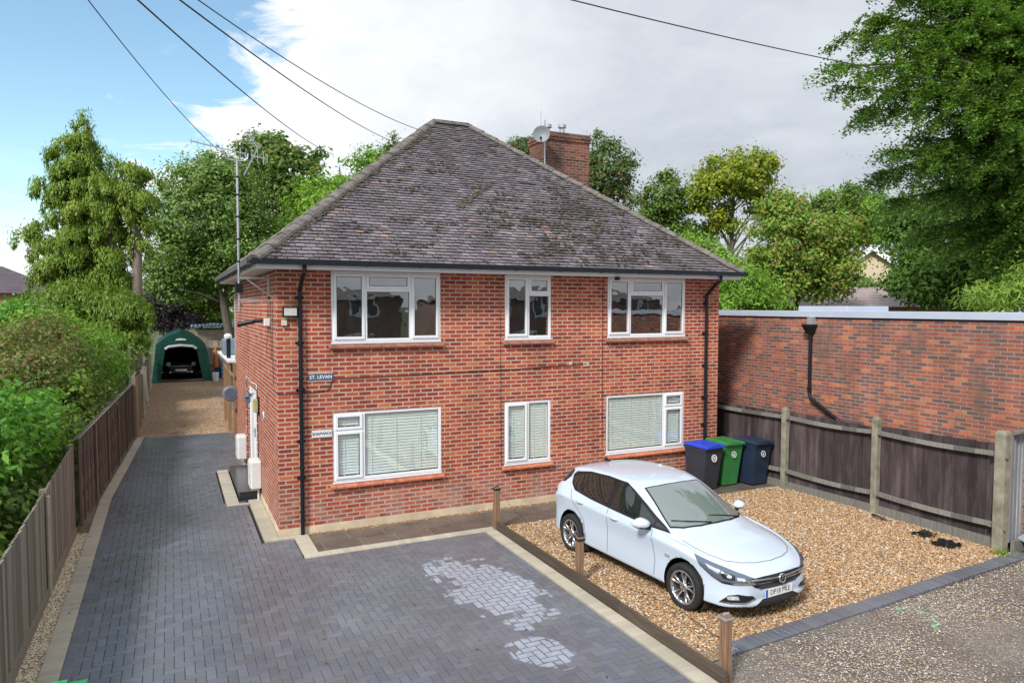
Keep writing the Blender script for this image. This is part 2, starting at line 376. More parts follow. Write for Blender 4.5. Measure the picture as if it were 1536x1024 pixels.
# block paving, real blocks with chamfered tops
def inner_left(y):           # inner line of the cream border
    return -2.66 - .04*(y+8.5)/12.4 if y < 3.9 else -2.70 + .37*(y-3.9)/7.2
def block_mat(name, tones, rough=.5, film_sheen=False):
    m = NT(name); v = m.tex('Object'); isl = m.island(); k = len(tones)
    c = m.ramp(isl, [(i/(k-1), t) for i, t in enumerate(tones)])
    c = m.mix(.6, c, m.ramp(m.noise(v, 170, 3), [(.3, .6), (.7, 1.4)]), 'MULTIPLY')
    c = m.mix(1., c, m.ramp(m.noise(v, .55, 6, .6), [(.3, .82), (.7, 1.18)]), 'MULTIPLY')
    c = m.mix(m.ramp(m.noise(v, 3.1, 6, .7), [(.60, 0.), (.74, .35)]), c, tuple(x*.5 for x in tones[0]))
    rg = m.ramp(m.noise(v, .7, 4), [(.35, rough-.14), (.65, rough+.12)])
    if film_sheen:                  # shallow standing water, its sky reflection painted in as pale blue-grey, damp marks round it
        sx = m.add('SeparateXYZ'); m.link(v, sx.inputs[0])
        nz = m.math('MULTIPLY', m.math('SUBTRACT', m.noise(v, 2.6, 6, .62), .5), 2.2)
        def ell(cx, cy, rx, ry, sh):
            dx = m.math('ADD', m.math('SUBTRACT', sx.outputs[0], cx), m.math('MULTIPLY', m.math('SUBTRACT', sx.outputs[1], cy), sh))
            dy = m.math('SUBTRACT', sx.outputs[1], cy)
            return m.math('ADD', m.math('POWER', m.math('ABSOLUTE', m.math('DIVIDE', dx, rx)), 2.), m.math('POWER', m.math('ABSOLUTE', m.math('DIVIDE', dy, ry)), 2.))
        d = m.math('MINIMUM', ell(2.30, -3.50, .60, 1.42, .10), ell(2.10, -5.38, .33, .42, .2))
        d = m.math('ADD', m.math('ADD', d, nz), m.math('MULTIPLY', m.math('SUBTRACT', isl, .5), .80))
        wet_sheen = m.ramp(d, [(.66, 1.), (.80, 0.)]); gn = m.add('SeparateXYZ'); m.link(m.add('NewGeometry').outputs['True Normal'], gn.inputs[0]); wet_sheen = m.math('MULTIPLY', wet_sheen, m.ramp(gn.outputs[2], [(.95, .12), (.985, 1.)])); wet_sheen = m.math('MULTIPLY', wet_sheen, m.ramp(m.noise(v, 9, 5, .6), [(.3, .62), (.6, 1.)])); damp = m.ramp(d, [(1.0, 1.), (2.2, 0.)])
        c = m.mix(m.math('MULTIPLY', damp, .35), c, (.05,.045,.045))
        c = m.mix(m.math('MULTIPLY', wet_sheen, .85), c, (.40,.455,.55))
        rg = m.mix(wet_sheen, rg, .3)
        m.link(m.math('MULTIPLY', wet_sheen, .7), m.b.inputs['Coat Weight']); m.b.inputs['Coat Roughness'].default_value = .22; m.b.inputs['Coat IOR'].default_value = 1.6
    m.col(c); m.link(rg, m.b.inputs['Roughness'])
    m.bump(m.noise(v, 260, 3), .0006, .5); return m.m
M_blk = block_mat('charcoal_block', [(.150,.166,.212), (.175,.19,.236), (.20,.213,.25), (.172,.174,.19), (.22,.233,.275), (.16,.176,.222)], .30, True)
M_crm = block_mat('cream_block', [(.42,.38,.30), (.48,.44,.35), (.45,.41,.33), (.39,.36,.29)], .7)
def blocks_mesh(rects, name, mat, z=.03, ch=.007, gap=.0022, tilt=.0006, drop=.0028):
    rects = np.array(rects, float)        # x0,x1,y0,y1 (+ optional height jitter)
    n = len(rects); h = z + RNG.uniform(-.0008, .0008, n); tx = RNG.uniform(-tilt, tilt, n)
    x0, x1, y0, y1 = rects[:, 0]+gap, rects[:, 1]-gap, rects[:, 2]+gap, rects[:, 3]-gap
    lo = np.full(n, -.02)
    def ring(d, zz): return np.stack([np.stack([x0+d, y0+d, zz-tx], 1), np.stack([x1-d, y0+d, zz+tx], 1), np.stack([x1-d, y1-d, zz+tx], 1), np.stack([x0+d, y1-d, zz-tx], 1)], 1)
    V = np.concatenate([ring(0, lo), ring(0, h-drop), ring(ch, h)], 1).reshape(-1, 3)
    f = np.array([[8,9,10,11]]+[[a+i, a+(i+1) % 4, a+4+(i+1) % 4, a+4+i] for a in (0, 4) for i in range(4)])
    F = (f[None]+(np.arange(n)*12)[:, None, None]).reshape(-1, 4)
    return structure(np_mesh(name, V, F, mat))
def in_drive(x, y):
    if y > 11.05 or y < -8.25: return False
    if x < inner_left(y)+.03: return False
    if y >= 0: 
        if y < 2.62: return x < -.25
        if y < 5.5: return x < -.66
        return x < .02 + max(0, (y-8.3)*.1)
    if y > -.16: return x < -.25
    if y > -1.22: return x < .22
    return x < 3.22
rects = []
# herringbone on a unit grid of w=.1: horizontal brick at (x,y),(x+1,y) if (x - y) mod 4 == 0 ; vertical brick at (x,y),(x,y+1) if (x - y) mod 4 == 2
for gx in range(-36, 40):
    for gy in range(-90, 118):
        k = (gx-gy) % 4
        if k == 0: r = (gx*.1, gx*.1+.2, gy*.1, gy*.1+.1)
        elif k == 3: r = (gx*.1, gx*.1+.1, gy*.1, gy*.1+.2)
        else: continue
        ins = [in_drive(px, py) for px in (r[0]+.01, r[1]-.01) for py in (r[2]+.01, r[3]-.01)]
        if all(ins): rects.append(r)
        elif any(ins):            # cut block along the border
            for q in ((r[0], r[0]+.1, r[2], r[2]+.1), (r[1]-.1, r[1], r[3]-.1, r[3])):
                if all(in_drive(px, py) for px in (q[0]+.02, q[1]-.02) for py in (q[2]+.02, q[3]-.02)): rects.append(q)
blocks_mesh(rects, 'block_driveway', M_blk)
# dark stretcher course beside the cream border and borders themselves
dk = []; cr = []
y = -8.3
while y < 11.0:
    xi = inner_left(y+.1); dk.append((xi, xi+.1, y, y+.2)); y += .2
y = -8.3
while y < 11.05:
    xi = inner_left(y+.05); cr.append((xi-.2, xi, y, y+.1)); y += .1
blocks_mesh(dk, 'block_driveway_edge_course', M_blk, .037)
y = 2.62
while y > -.02: cr.append((-.25, -.02, y-.1, y)); y -= .1
x = -.25
while x < .42: cr.append((x, x+.1, -.16, -.03)); x += .1
y = -.16
while y > -1.0: cr.append((.22, .45, y-.1, y)); y -= .1
x = .22
while x < 3.2: cr.append((x, x+.1, -1.22, -1.02)); x += .1
y = -1.02
while y > -8.2: cr.append((3.22, 3.42, y-.1, y)); y -= .1
y = 2.42
while y < 5.6: cr.append((-.66, -.43, y, y+.1)); y += .1
x = -.66
while x < -.3: cr.append((x, x+.1, 2.42-.1, 2.42)); x += .1
blocks_mesh(cr, 'block_border', M_crm, .041, .003, .0012, .0004, .001)
# charcoal kerb blocks between the gravel and the forecourt
kb = MB(); p0, p1 = Vector((3.95,-6.20,0)), Vector((10.35,-5.80,0)); L = (p1-p0).length; d = (p1-p0)/L; nrm = Vector((-d.y, d.x, 0))
s_ = 0
while s_ < L:
    c = p0+d*(s_+.05)+Vector((0,0,.0))
    kb.obox(c+Vector((0,0,.002+random.uniform(-.003,.003))), d*.047, nrm*.115, Vector((0,0,.03))); s_ += .1
structure(kb.build('kerb_blocks', M_blk, bevel=.006))
# brown paving slabs along the front wall
m = NT('brown_slab'); v = m.tex(); isl = m.island()
c = m.ramp(m.noise(v, 2.2, 6), [(.3, (.085,.070,.062)), (.7, (.15,.125,.108))]); m.col(m.mix(.7, c, m.ramp(isl, [(0, .75), (1, 1.2)]), 'MULTIPLY'))
m.link(m.ramp(m.noise(v, 1.5, 4), [(.4, .22), (.65, .55)]), m.b.inputs['Roughness']); m.bump(m.noise(v, 30, 4), .002); M_slab = m.m
M_grout = plain('slab_mortar', (.34,.29,.23), .9)
sheet('path_mortar_bed', [(.45,-1.02),(10.2,-1.02),(10.2,-.12),(.45,-.12)], .018, M_grout)
sl = []
x = .46
while x < 10.1:
    for y0, y1 in ((-1.01,-.575),(-.575,-.13)): sl.append((x+(.12 if y0 < -.8 else 0), x+.6+(.12 if y0 < -.8 else 0), y0, y1))
    x += .6
sl = [(a0, min(a1, 10.15), b0, b1) for a0, a1, b0, b1 in sl if a0 < 10.1]+[(.46,.58,-1.01,-.575)]
blocks_mesh(sl, 'path_slabs', M_slab, .03, .004, .008)
sheet('wall_foot_gravel', [(.45,-.13),(10.1,-.13),(10.1,0.02),(.45,0.02)], .022, M_gold)

# loose pebbles: real stones
def pebbles(name, mat, n, place, r0, r1, z, flat=.6):
    base = np.array([(1,0,0),(-1,0,0),(0,1,0),(0,-1,0),(0,0,1),(0,0,-1)], float)
    tri = np.array([(0,2,4),(2,1,4),(1,3,4),(3,0,4),(2,0,5),(1,2,5),(3,1,5),(0,3,5)])
    xy = place(n); n = len(xy)
    r = RNG.uniform(r0, r1, n)[:, None, None]; S = RNG.uniform(.7, 1.25, (n, 1, 3)); S[:, :, 2] *= flat
    J = RNG.uniform(-.25, .25, (n, 6, 3)); P = (base[None]+J)*r*S
    t = RNG.uniform(0, 2*np.pi, n); c, s = np.cos(t)[:, None], np.sin(t)[:, None]
    X = P[:, :, 0]*c-P[:, :, 1]*s; Y = P[:, :, 0]*s+P[:, :, 1]*c
    V = np.stack([X+xy[:, 0:1], Y+xy[:, 1:2], P[:, :, 2]+z+RNG.uniform(0, r1*.7, (n, 1))], 2).reshape(-1, 3)
    F = (tri[None]+(np.arange(n)*6)[:, None, None]).reshape(-1, 3)
    return structure(np_mesh(name, V, F, mat), 'stuff')
def stone_mat(name, tones):
    m = NT(name); isl = m.island(); k = len(tones); m.col(m.ramp(isl, [(i/(k-1), t) for i, t in enumerate(tones)])); m.set(Roughness=.55); return m.m
M_stone = stone_mat('golden_stones', GOLD)
M_cstone = stone_mat('cream_stones', [(.70,.60,.40), (.80,.72,.54), (.64,.54,.36), (.78,.74,.62), (.35,.22,.14), (.74,.64,.44)])
M_rstone = stone_mat('tan_stones', [(.30,.18,.10), (.42,.28,.17), (.50,.36,.24), (.24,.15,.09)])
M_fstone = stone_mat('mixed_stones', [(.18,.16,.15), (.48,.34,.2), (.55,.5,.44), (.3,.2,.13), (.14,.13,.13), (.66,.62,.58)])
def pl_gold(n):
    p = np.stack([RNG.uniform(3.5, 10.25, n), RNG.uniform(-6.2, -1.03, n)], 1)
    ok = p[:, 1] > -6.1+.06*(p[:, 0]-3.9); return p[ok]
pebbles('parking_gravel_stones', M_stone, 88000, pl_gold, .009, .022, .014)
pebbles('wall_foot_stones', M_stone, 2600, lambda n: np.stack([RNG.uniform(.45, 10., n), -.02-np.abs(RNG.normal(0, .05, n))], 1), .006, .014, .03)
pebbles('border_stones', M_cstone, 9000, lambda n: (lambda y: np.stack([RNG.uniform(-3.12, -2.87, n), y], 1))(RNG.uniform(-7.5, 1.7, n)), .008, .018, .006)
sheet('border_stone_bed', [(-3.13,-8.2),(-2.86,-8.2),(-2.88,1.75),(-3.1,1.75)], .004, gravel_mat('cream_gravel_bed', [(.6,.5,.34), (.7,.6,.44), (.4,.3,.2), (.74,.68,.56)], 55., dirt=.9))
def pl_rear(n):
    y = 11+17*RNG.uniform(0, 1, n)**1.6; return np.stack([RNG.uniform(-2.5, .15, n)+.03*(y-11)*0, y], 1)
pebbles('rear_gravel_stones', M_rstone, 26000, pl_rear, .012, .026, .008)
def pl_fore(n):
    p = np.stack([RNG.uniform(3.6, 11, n), RNG.uniform(-9, -5.9, n)], 1)
    g = np.sin(p[:, 0]*2.1+p[:, 1]*1.3)+np.sin(p[:, 0]*.9-p[:, 1]*3.1)+RNG.normal(0, .9, n)
    edge = (p[:, 1] < -6.33+.06*(p[:, 0]-3.9)); return p[edge & (g > -.1)]
pebbles('forecourt_stones', M_fstone, 46000, pl_fore, .006, .014, .002)
# ------------------------------------------------------------------ house
W, D, EZ = 9.374, 8.24, 4.49
house = thing('brick_house', 'detached two-storey red brick house with hipped tiled roof beside the paved driveway', 'house', (0,0,0))
def wall_open(P, u0, u1, z0, z1, ops, depth, name, mat, par):
    b = MB(); us = sorted({u0, u1, *[o[0] for o in ops], *[o[1] for o in ops]}); zs = sorted({z0, z1, *[o[2] for o in ops], *[o[3] for o in ops]})
    for i in range(len(us)-1):
        for j in range(len(zs)-1):
            a, c, e, g = us[i], us[i+1], zs[j], zs[j+1]; cu, cz = (a+c)/2, (e+g)/2
            if any(o[0] < cu < o[1] and o[2] < cz < o[3] for o in ops): continue
            b.quad(P(a, e, 0), P(c, e, 0), P(c, g, 0), P(a, g, 0))
    for o in ops:
        a, c, e, g = o[:4]
        b.quad(P(a, e, 0), P(a, g, 0), P(a, g, depth), P(a, e, depth)); b.quad(P(c, e, 0), P(c, e, depth), P(c, g, depth), P(c, g, 0))
        b.quad(P(a, g, 0), P(c, g, 0), P(c, g, depth), P(a, g, depth)); b.quad(P(a, e, 0), P(a, e, depth), P(c, e, depth), P(c, e, 0))
    return b.build(name, mat, par)
Pf = lambda u, z, d: (u, d, z)              # front wall, d goes inwards (+Y)
Pl = lambda u, z, d: (d, u, z)              # left wall, d inwards (+X)
UT, UB, LT, LB = 4.475, 3.262, 2.058, .855
wins = [(.893, 2.861, UB, UT), (4.146, 5.148, UB, UT), (6.455, 8.443, UB, UT), (.897, 2.865, LB, LT), (4.136, 5.148, LB, LT), (6.438, 8.437, LB, LT)]
wall_open(Pf, 0, W, .15, EZ+.05, wins, .22, 'front_wall', M_brick, house)
door_op = (3.25, 5.0, .17, 2.12)
wall_open(Pl, 0.0, D, .15, EZ+.05, [door_op], .12, 'side_wall', M_brick, house)
MB().quad((W,0,.15),(W,D,.15),(W,D,EZ+.05),(W,0,EZ+.05)).build('side_wall', M_brick, house)
MB().quad((0,D,.15),(0,D,EZ+.05),(W,D,EZ+.05),(W,D,.15)).build('rear_wall', M_brick, house)
pb = MB(); pb.box(-.012, W+.012, -.012, .2, -.05, .15); pb.box(-.012, .2, .2, D+.012, -.05, .15); pb.box(W-.2, W+.012, .2, D+.012, -.05, .15); pb.box(.2, W-.2, D-.2, D+.012, -.05, .15)
pb.build('plinth', M_plinth, house)
ib = MB(); ib.box(.3, W-.3, .3, D-.3, .1, .2); ib.box(.23, W-.23, .23, D-.23, 2.5, 2.6); ib.box(.23, W-.23, 4.2, 4.3, .2, EZ); ib.box(3.3, 3.4, .23, 4.2, .2, EZ); ib.box(5.9, 6.0, .23, 4.2, .2, EZ); ib.box(.0, W, 0.05, D, EZ+.02, EZ+.04)
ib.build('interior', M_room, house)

M_blind_shade = plain('blind_shadow_side', (.5,.56,.54), .8)  # darker copy of the blind tone, shade between the slats put into colour
def window(op, lights, sill_mat, blind, label=None):
    """lights: (u0,u1,v0,v1,kind) fractions; kind 's' = opening sash, 'f' = fixed pane"""
    x0, x1, z0, z1 = op; w, h = x1-x0, z1-z0; fb = .055; yf, yb = .012, .075
    b = MB(); b.box(x0, x0+fb, yf, yb, z0, z1); b.box(x1-fb, x1, yf, yb, z0, z1); b.box(x0+fb, x1-fb, yf, yb, z1-fb, z1); b.box(x0+fb, x1-fb, yf, yb, z0, z0+fb)
    b.box(x0-.006, x1+.006, -.012, .06, z0-.03, z0)           # upvc sub-sill
    cells = [(x0+u0*w, x0+u1*w, z0+v0*h, z0+v1*h, k) for u0, u1, v0, v1, k in lights]
    mb = .03
    for c in cells:                                            # mullions and transoms on the shared edges
        if c[1] < x1-.01: b.box(c[1]-mb, c[1]+mb, yf, yb, max(c[2], z0+fb), min(c[3], z1-fb))
        if c[3] < z1-.01: b.box(max(c[0]+(mb if c[0] > x0+.01 else fb), x0+fb), min(c[1]-(mb if c[1] < x1-.01 else fb), x1-fb), yf+.001, yb, c[3]-mb, c[3]+mb)
    win = b.build('window', M_upvc, house, bevel=.004)
    for c in cells:
        a = c[0]+(fb if c[0] < x0+.01 else mb); e = c[1]-(fb if c[1] > x1-.01 else mb); lo = c[2]+(fb if c[2] < z0+.01 else mb); hi = c[3]-(fb if c[3] > z1-.01 else mb)
        if c[4] == 's':
            s = .048; k = MB(); ov = .012
            A, E_, LO, HI = a-ov, e+ov, lo-ov, hi+ov
            k.box(A, A+s, -.008, .05, LO, HI); k.box(E_-s, E_, -.008, .05, LO, HI); k.box(A+s, E_-s, -.008, .05, HI-s, HI); k.box(A+s, E_-s, -.008, .05, LO, LO+s)
            k.build('sash', M_upvc, win, bevel=.005); a, e, lo, hi = A+s, E_-s, LO+s, HI-s; yp = .012
        else: yp = .03
        p = MB(); p.quad((a, yp, lo), (e, yp, lo), (e, yp, hi), (a, yp, hi)); p.build('pane', M_glass, win)
        g = MB()
        for bb in ((a-.001, a+.008, lo, hi), (e-.008, e+.001, lo, hi), (a+.008, e-.008, lo-.001, lo+.008), (a+.008, e-.008, hi-.008, hi+.001)): g.box(bb[0], bb[1], yp-.006, yp-.001, bb[2], bb[3])
        g.build('gasket', M_black, win)
        if blind:
            sb = MB(); z = lo+.02
            while z < hi-.01:
                sb.quad((a+.0, .052, z), (e-.0, .052, z), (e, .066, z+.045), (a, .066, z+.045)); z += .052
            q = a+.12
            while q < e: sb.box(q-.006, q+.006, .045, .047, lo, hi); q += max(.22, (e-a)/3.0)
            sb.build('blind', M_blind, win); bk = MB(); bk.quad((a,.09,lo),(e,.09,lo),(e,.09,hi),(a,.09,hi)); bk.build('blind_backing', M_blind_shade, win)
    sl = MB(); n = max(1, round((w+.08)/.22)); zt = z0-.032
    for i in range(n):
        xa = x0-.05+(w+.1)*i/n; xb = x0-.05+(w+.1)*(i+1)/n-.003
        sl.add([(xa,-.075,zt-.075),(xb,-.075,zt-.075),(xb,.0,zt-.06),(xa,.0,zt-.06),(xa,-.075,zt-.04),(xb,-.075,zt-.04),(xb,.02,zt),(xa,.02,zt)], [(0,3,2,1),(4,5,6,7),(0,1,5,4),(1,2,6,5),(2,3,7,6),(3,0,4,7)])
    sl.build('sill', sill_mat, win, bevel=.006)
    return win
three_up = [(0,.30,0,1,'s'), (.30,.715,0,.74,'f'), (.30,.715,.74,1,'s'), (.715,1,0,1,'s')]
w1 = window(wins[0], three_up, M_cill_up, False); w1['label'] = 'upper left window with three lights'
two_up = [(0,.5,0,1,'s'), (.5,1,0,.70,'f'), (.5,1,.70,1,'s')]
w2 = window(wins[1], two_up, M_cill_up, False); w2['label'] = 'small upper middle window with two lights'
three_up2 = [(0,.28,0,1,'s'), (.28,.715,0,.72,'f'), (.28,.715,.72,1,'s'), (.715,1,0,1,'s')]
w3 = window(wins[2], three_up2, M_cill_up, False); w3['label'] = 'upper right window with three lights'
w4 = window(wins[3], [(0,.27,0,.73,'s'), (0,.27,.73,1,'s'), (.27,1,0,1,'f')], M_cill, True); w4['label'] = 'lower left window with wide pane and blinds'
w5 = window(wins[4], [(0,.5,0,1,'s'), (.5,1,0,1,'f')], M_cill, True); w5['label'] = 'narrow lower middle window with blinds'
w6 = window(wins[5], [(0,.735,0,1,'f'), (.735,1,0,.73,'s'), (.735,1,.73,1,'s')], M_cill, True); w6['label'] = 'lower right window with blinds'
# side door set in a shallow opening, white frame and threshold
dr = MB(); y0, y1, z0, z1 = door_op
dr.box(.03,.09,y0,y0+.07,z0,z1); dr.box(.03,.09,y1-.07,y1,z0,z1); dr.box(.03,.09,y0+.07,y1-.07,z1-.07,z1); dr.box(.03,.09,4.05,4.12,z0,z1-.07)
door = dr.build('door', M_upvc, house, bevel=.005)
MB().box(.05,.085,y0+.07,4.05,z0,z1-.07).build('door_leaf', M_white, door, bevel=.004)
MB().box(.05,.085,4.12,y1-.07,z0,z1-.07).build('door_leaf', M_white, door, bevel=.004)
hb = MB(); hb.box(.02,.05,3.95,3.98,1.05,1.25); hb.tube([(.0,3.965,1.2),(.0,3.86,1.2)], .01, 6); hb.build('handle', M_galv, door)

# roof
EY, EXL, EXR, EZR, TAN = -.42, -.36, 9.63, 4.60, .805
half = 4.53; RX0, RX1, RY = EXL+half, EXR-half, EY+half; RZ = EZR+TAN*half
m = NT('plain_roof_tiles'); isl = m.island(); v = m.tex()
c = m.ramp(isl, [(0, (.12,.10,.12)), (.3, (.15,.13,.155)), (.6, (.185,.162,.185)), (.85, (.22,.197,.21)), (.982, (.28,.24,.25)), (.99, (.38,.22,.17)), (1, (.34,.22,.18))])
sp = m.add('SeparateXYZ'); m.link(v, sp.inputs[0])
lich = m.ramp(m.noise(v, 14, 5, .6), [(.5, 0.), (.62, .5)])
c = m.mix(lich, c, (.23,.215,.19))
c = m.mix(m.ramp(m.noise(v, 1.1, 6, .65), [(.46, 0.), (.68, .6)]), c, (.075,.062,.055))
c = m.mix(.4, c, m.ramp(m.noise(v, 120, 3), [(.3, .6), (.7, 1.4)]), 'MULTIPLY')
m.col(c); m.set(Roughness=.62); m.bump(m.noise(v, 90, 4), .003); M_tile = m.m
M_ridge = plain('ridge_tile', (.155,.14,.125), .9, var=.45, scale=7, bump=.006)
M_under = plain('roof_felt', (.04,.035,.035), .9)
rf = MB()
e0, e1, e2, e3 = (EXL,EY,EZR-.03), (EXR,EY,EZR-.03), (EXR,EY+2*half,EZR-.03), (EXL,EY+2*half,EZR-.03); ra, rb = (RX0,RY,RZ-.03), (RX1,RY,RZ-.03)
rf.quad(e0, e1, rb, ra); rf.quad(e1, e2, rb); rf.quad(e2, e3, ra, rb); rf.quad(e3, e0, ra)
roof = rf.build('roof', M_under, house)
def tiles(origin, du, dv, nrm, width, apex0, apex1, slope_len, name='roof_tiles'):
    """du along the eave, dv up the slope; trapezoid from width at v=0 to [apex0, apex1] at v=slope_len"""
    cols = 0; V = []; gauge, tw = .0985, .1655; rows = int(slope_len/gauge)
    O = np.array(origin); du = np.array(du); dv = np.array(dv); nn = np.array(nrm)
    for r in range(rows+1):
        v0 = r*gauge; t = v0/slope_len; a = apex0*t; b = width+(apex1-width)*t; off = (r % 2)*tw*.5
        k0 = int(a/tw)-1; k1 = int(b/tw)+2
        for k in range(k0, k1):
            u = k*tw+off; mid = u+tw/2
            if mid < a+.01 or mid > b-.01: continue
            cols += 1
            h0 = .038+RNG.normal(0, .003); h1 = .006; u0 = u+.004+RNG.normal(0, .0018); u1 = u0+tw-.0085; vj = RNG.normal(0, .0045)
            va, vb = v0-.02+vj, v0+gauge+.02; th = .012
            V += [O+du*u0+dv*va+nn*h0, O+du*u1+dv*(va+RNG.normal(0,.002))+nn*(h0+RNG.normal(0,.001)), O+du*u1+dv*vb+nn*h1, O+du*u0+dv*vb+nn*h1, O+du*u0+dv*(va)+nn*(h0-th), O+du*u1+dv*(va)+nn*(h0-th)]
    V = np.array(V); f = np.array([[0,1,2,3],[4,5,1,0]]); n = len(V)//6
    F = (f[None]+(np.arange(n)*6)[:, None, None]).reshape(-1, 4)
    return np_mesh(name, V, F, M_tile, roof)
SL = math.hypot(half, TAN*half); cs, sn = half/SL, TAN*half/SL
WX = EXR-EXL; WY = 2*half
tiles((EXL,EY,EZR), (1,0,0), (0,cs,sn), (0,-sn,cs), WX, half, WX-half, SL)
tiles((EXL,EY+WY,EZR), (0,-1,0), (cs,0,sn), (-sn,0,cs), WY, half, WY-half, SL)
tiles((EXR,EY,EZR), (0,1,0), (-cs,0,sn), (sn,0,cs), WY, half, WY-half, SL)
tiles((EXR,EY+WY,EZR), (-1,0,0), (0,-cs,sn), (0,sn,cs), WX, half, WX-half, SL)
def ridge_run(a, b, r=.105, lift=.03):
    a, b = Vector(a), Vector(b); L = (b-a).length; d = (b-a)/L; n = max(1, round(L/.42)); s = d.cross(Vector((0,0,1))).normalized(); u = s.cross(d)
    mb = MB()
    for i in range(n):
        p = a+d*(L*i/n)+u*(lift+random.uniform(-.004,.006)); q = a+d*(L*(i+1)/n+.03)+u*(lift-.012); vs = []; N = 7
        for P_, rr in ((p, r+.008), (q, r-.004)):
            for k in range(N):
                t = math.pi*k/(N-1)*1.0; vs.append(P_+s*math.cos(t)*rr*1.08+u*(math.sin(t)*rr*.85-.035))
        mb.add(vs, [(k, k+1, k+1+N, k+N) for k in range(N-1)]+[tuple(range(N))[::-1]])
    return mb
hips = ridge_run((EXL-.01,EY-.01,EZR), (RX0,RY,RZ)); h2 = ridge_run((EXR+.01,EY-.01,EZR), (RX1,RY,RZ)); hips.add(h2.v, h2.f)
for q in (ridge_run((EXL,EY+WY,EZR), (RX0,RY,RZ)), ridge_run((EXR,EY+WY,EZR), (RX1,RY,RZ)), ridge_run((RX0,RY,RZ+.01), (RX1,RY,RZ+.01))): hips.add(q.v, q.f)
hips.build('ridge_tiles', M_ridge, roof, fix=True)
# moss cushions on the tiles
m = NT('roof_moss'); m.col(m.ramp(m.island(), [(0, (.05,.04,.032)), (.5, (.08,.066,.05)), (1, (.10,.09,.06))])); m.set(Roughness=1.); M_moss = m.m
def moss(n_cl, face='f'):
    pts = []
    for _ in range(n_cl):
        big = random.random() < .62
        cu = random.gauss(6.6, 1.15) if big else random.uniform(.3, 9.4); cv = abs(random.gauss(1.45, .85)) if big else random.uniform(.05, 5)
        for _ in range(random.randint(2, 9)):
            u = cu+random.gauss(0, .10); v = cv+random.gauss(0, .04); v = round(v/.0985)*.0985+random.uniform(-.025, .01)
            if v < 0 or u < half*v/SL+.1 or u > WX-half*v/SL-.1: continue
            pts.append((u, v))
    for k in range(190):                       # along the hips
        v = random.uniform(0, 5.6); pts.append((half*v/SL+.15+abs(random.gauss(0,.05)), v))
    for k in range(60): v = random.uniform(0, 5.6); pts.append((WX-half*v/SL-.15-abs(random.gauss(0,.04)), v))
    for k in range(110):                       # under the old aerial cable, a diagonal run of moss
        t = random.random(); pts.append((3.95+1.15*t+random.gauss(0,.03), 1.9+1.15*t+random.gauss(0,.05)))
    return pts
pt = moss(290); n = len(pt)
base = np.array([(1,0,0),(-1,0,0),(0,1,0),(0,-1,0),(.6,.6,.5),(-.6,.5,.6),(.5,-.6,.5),(-.5,-.5,.6)], float)
tri = np.array([(0,2,4),(2,1,5),(1,3,7),(3,0,6),(4,2,5),(6,4,5),(6,5,7),(5,1,7),(6,7,3),(0,4,6)])
V = []
for u, v in pt:
    r_ = random.uniform(.012, .038); B = (base+RNG.uniform(-.2,.2,(8,3)))*r_; B[:,0] *= 1.3; B[:,2] *= .6
    o = np.array([EXL+u, EY+cs*v, EZR+sn*v]); V.append(o + B[:,0:1]*np.array([1,0,0]) + B[:,1:2]*np.array([0,cs,sn]) + (B[:,2:3]+.044)*np.array([0,-sn,cs]))
V = np.concatenate(V); F = (tri[None]+(np.arange(n)*8)[:,None,None]).reshape(-1,3)
mo = np_mesh('moss', V, F, M_moss, roof); mo['kind'] = 'stuff'
# soffit, fascia, gutters
sf = MB(); z0 = EZ; ox0, ox1, oy0, oy1 = -.33, W+.25, -.36, D+.3
sf.box(ox0, ox1, oy0, 0.0, z0-.012, z0); sf.box(ox0, ox1, D, oy1, z0-.012, z0); sf.box(ox0, 0., 0., D, z0-.012, z0); sf.box(W, ox1, 0., D, z0-.012, z0)
sf.build('soffit', M_white, house)
fa = MB(); fa.box(ox0-.02, ox1+.02, oy0-.02, oy0, z0-.02, z0+.13); fa.box(ox0-.02, ox1+.02, oy1, oy1+.02, z0-.02, z0+.13); fa.box(ox0-.02, ox0, oy0, oy1, z0-.02, z0+.13); fa.box(ox1, ox1+.02, oy0, oy1, z0-.02, z0+.13)
fa.build('fascia', M_upvc, house)
def gutter(a, b, out):
    a, b, out = Vector(a), Vector(b), Vector(out); mb = MB(); N = 9; vs = []
    for P_ in (a, b):
        for rr in (.070, .064):
            for k in range(N):
                t = math.pi*(k/(N-1)); vs.append(P_ - out*rr*math.cos(t)*-1 + Vector((0,0,-1))*rr*math.sin(t)*1.0)
    fs = []
    for k in range(N-1): fs += [(k, k+1, k+1+2*N, k+2*N), (k+N, k+3*N, k+1+3*N, k+1+N)]
    fs += [(0, 2*N, 3*N, N), (N-1, 2*N-1, 4*N-1, 3*N-1)]; fs += [(k, k+N, k+1+N, k+1) for k in range(N-1)]+[(k+2*N, k+1+2*N, k+1+3*N, k+3*N) for k in range(N-1)]
    mb.add(vs, fs)
    nb = max(2, int((b-a).length/.9))
    for i in range(nb+1):
        p = a+(b-a)*(i/nb); d = (b-a).normalized(); mb.obox(p+out*.005+Vector((0,0,-.067)), d*.012, out*.070, Vector((0,0,.008)))
    mb.obox((a+b)/2+out*.072+Vector((0,0,-.028)), (b-a)/2, out*.004, Vector((0,0,.046)))
    return mb
gz = z0+.118
gl = gutter((ox0-.09, oy0-.075, gz), (ox1+.09, oy0-.075, gz), (0,-1,0)).build('gutter', M_black, house, fix=True)
gutter((ox0-.075, oy0-.05, gz), (ox0-.075, oy1+.05, gz), (-1,0,0)).build('gutter', M_dkgutter, house, fix=True)
gutter((ox1+.075, oy0-.05, gz), (ox1+.075, oy1+.05, gz), (1,0,0)).build('gutter', M_black, house, fix=True)
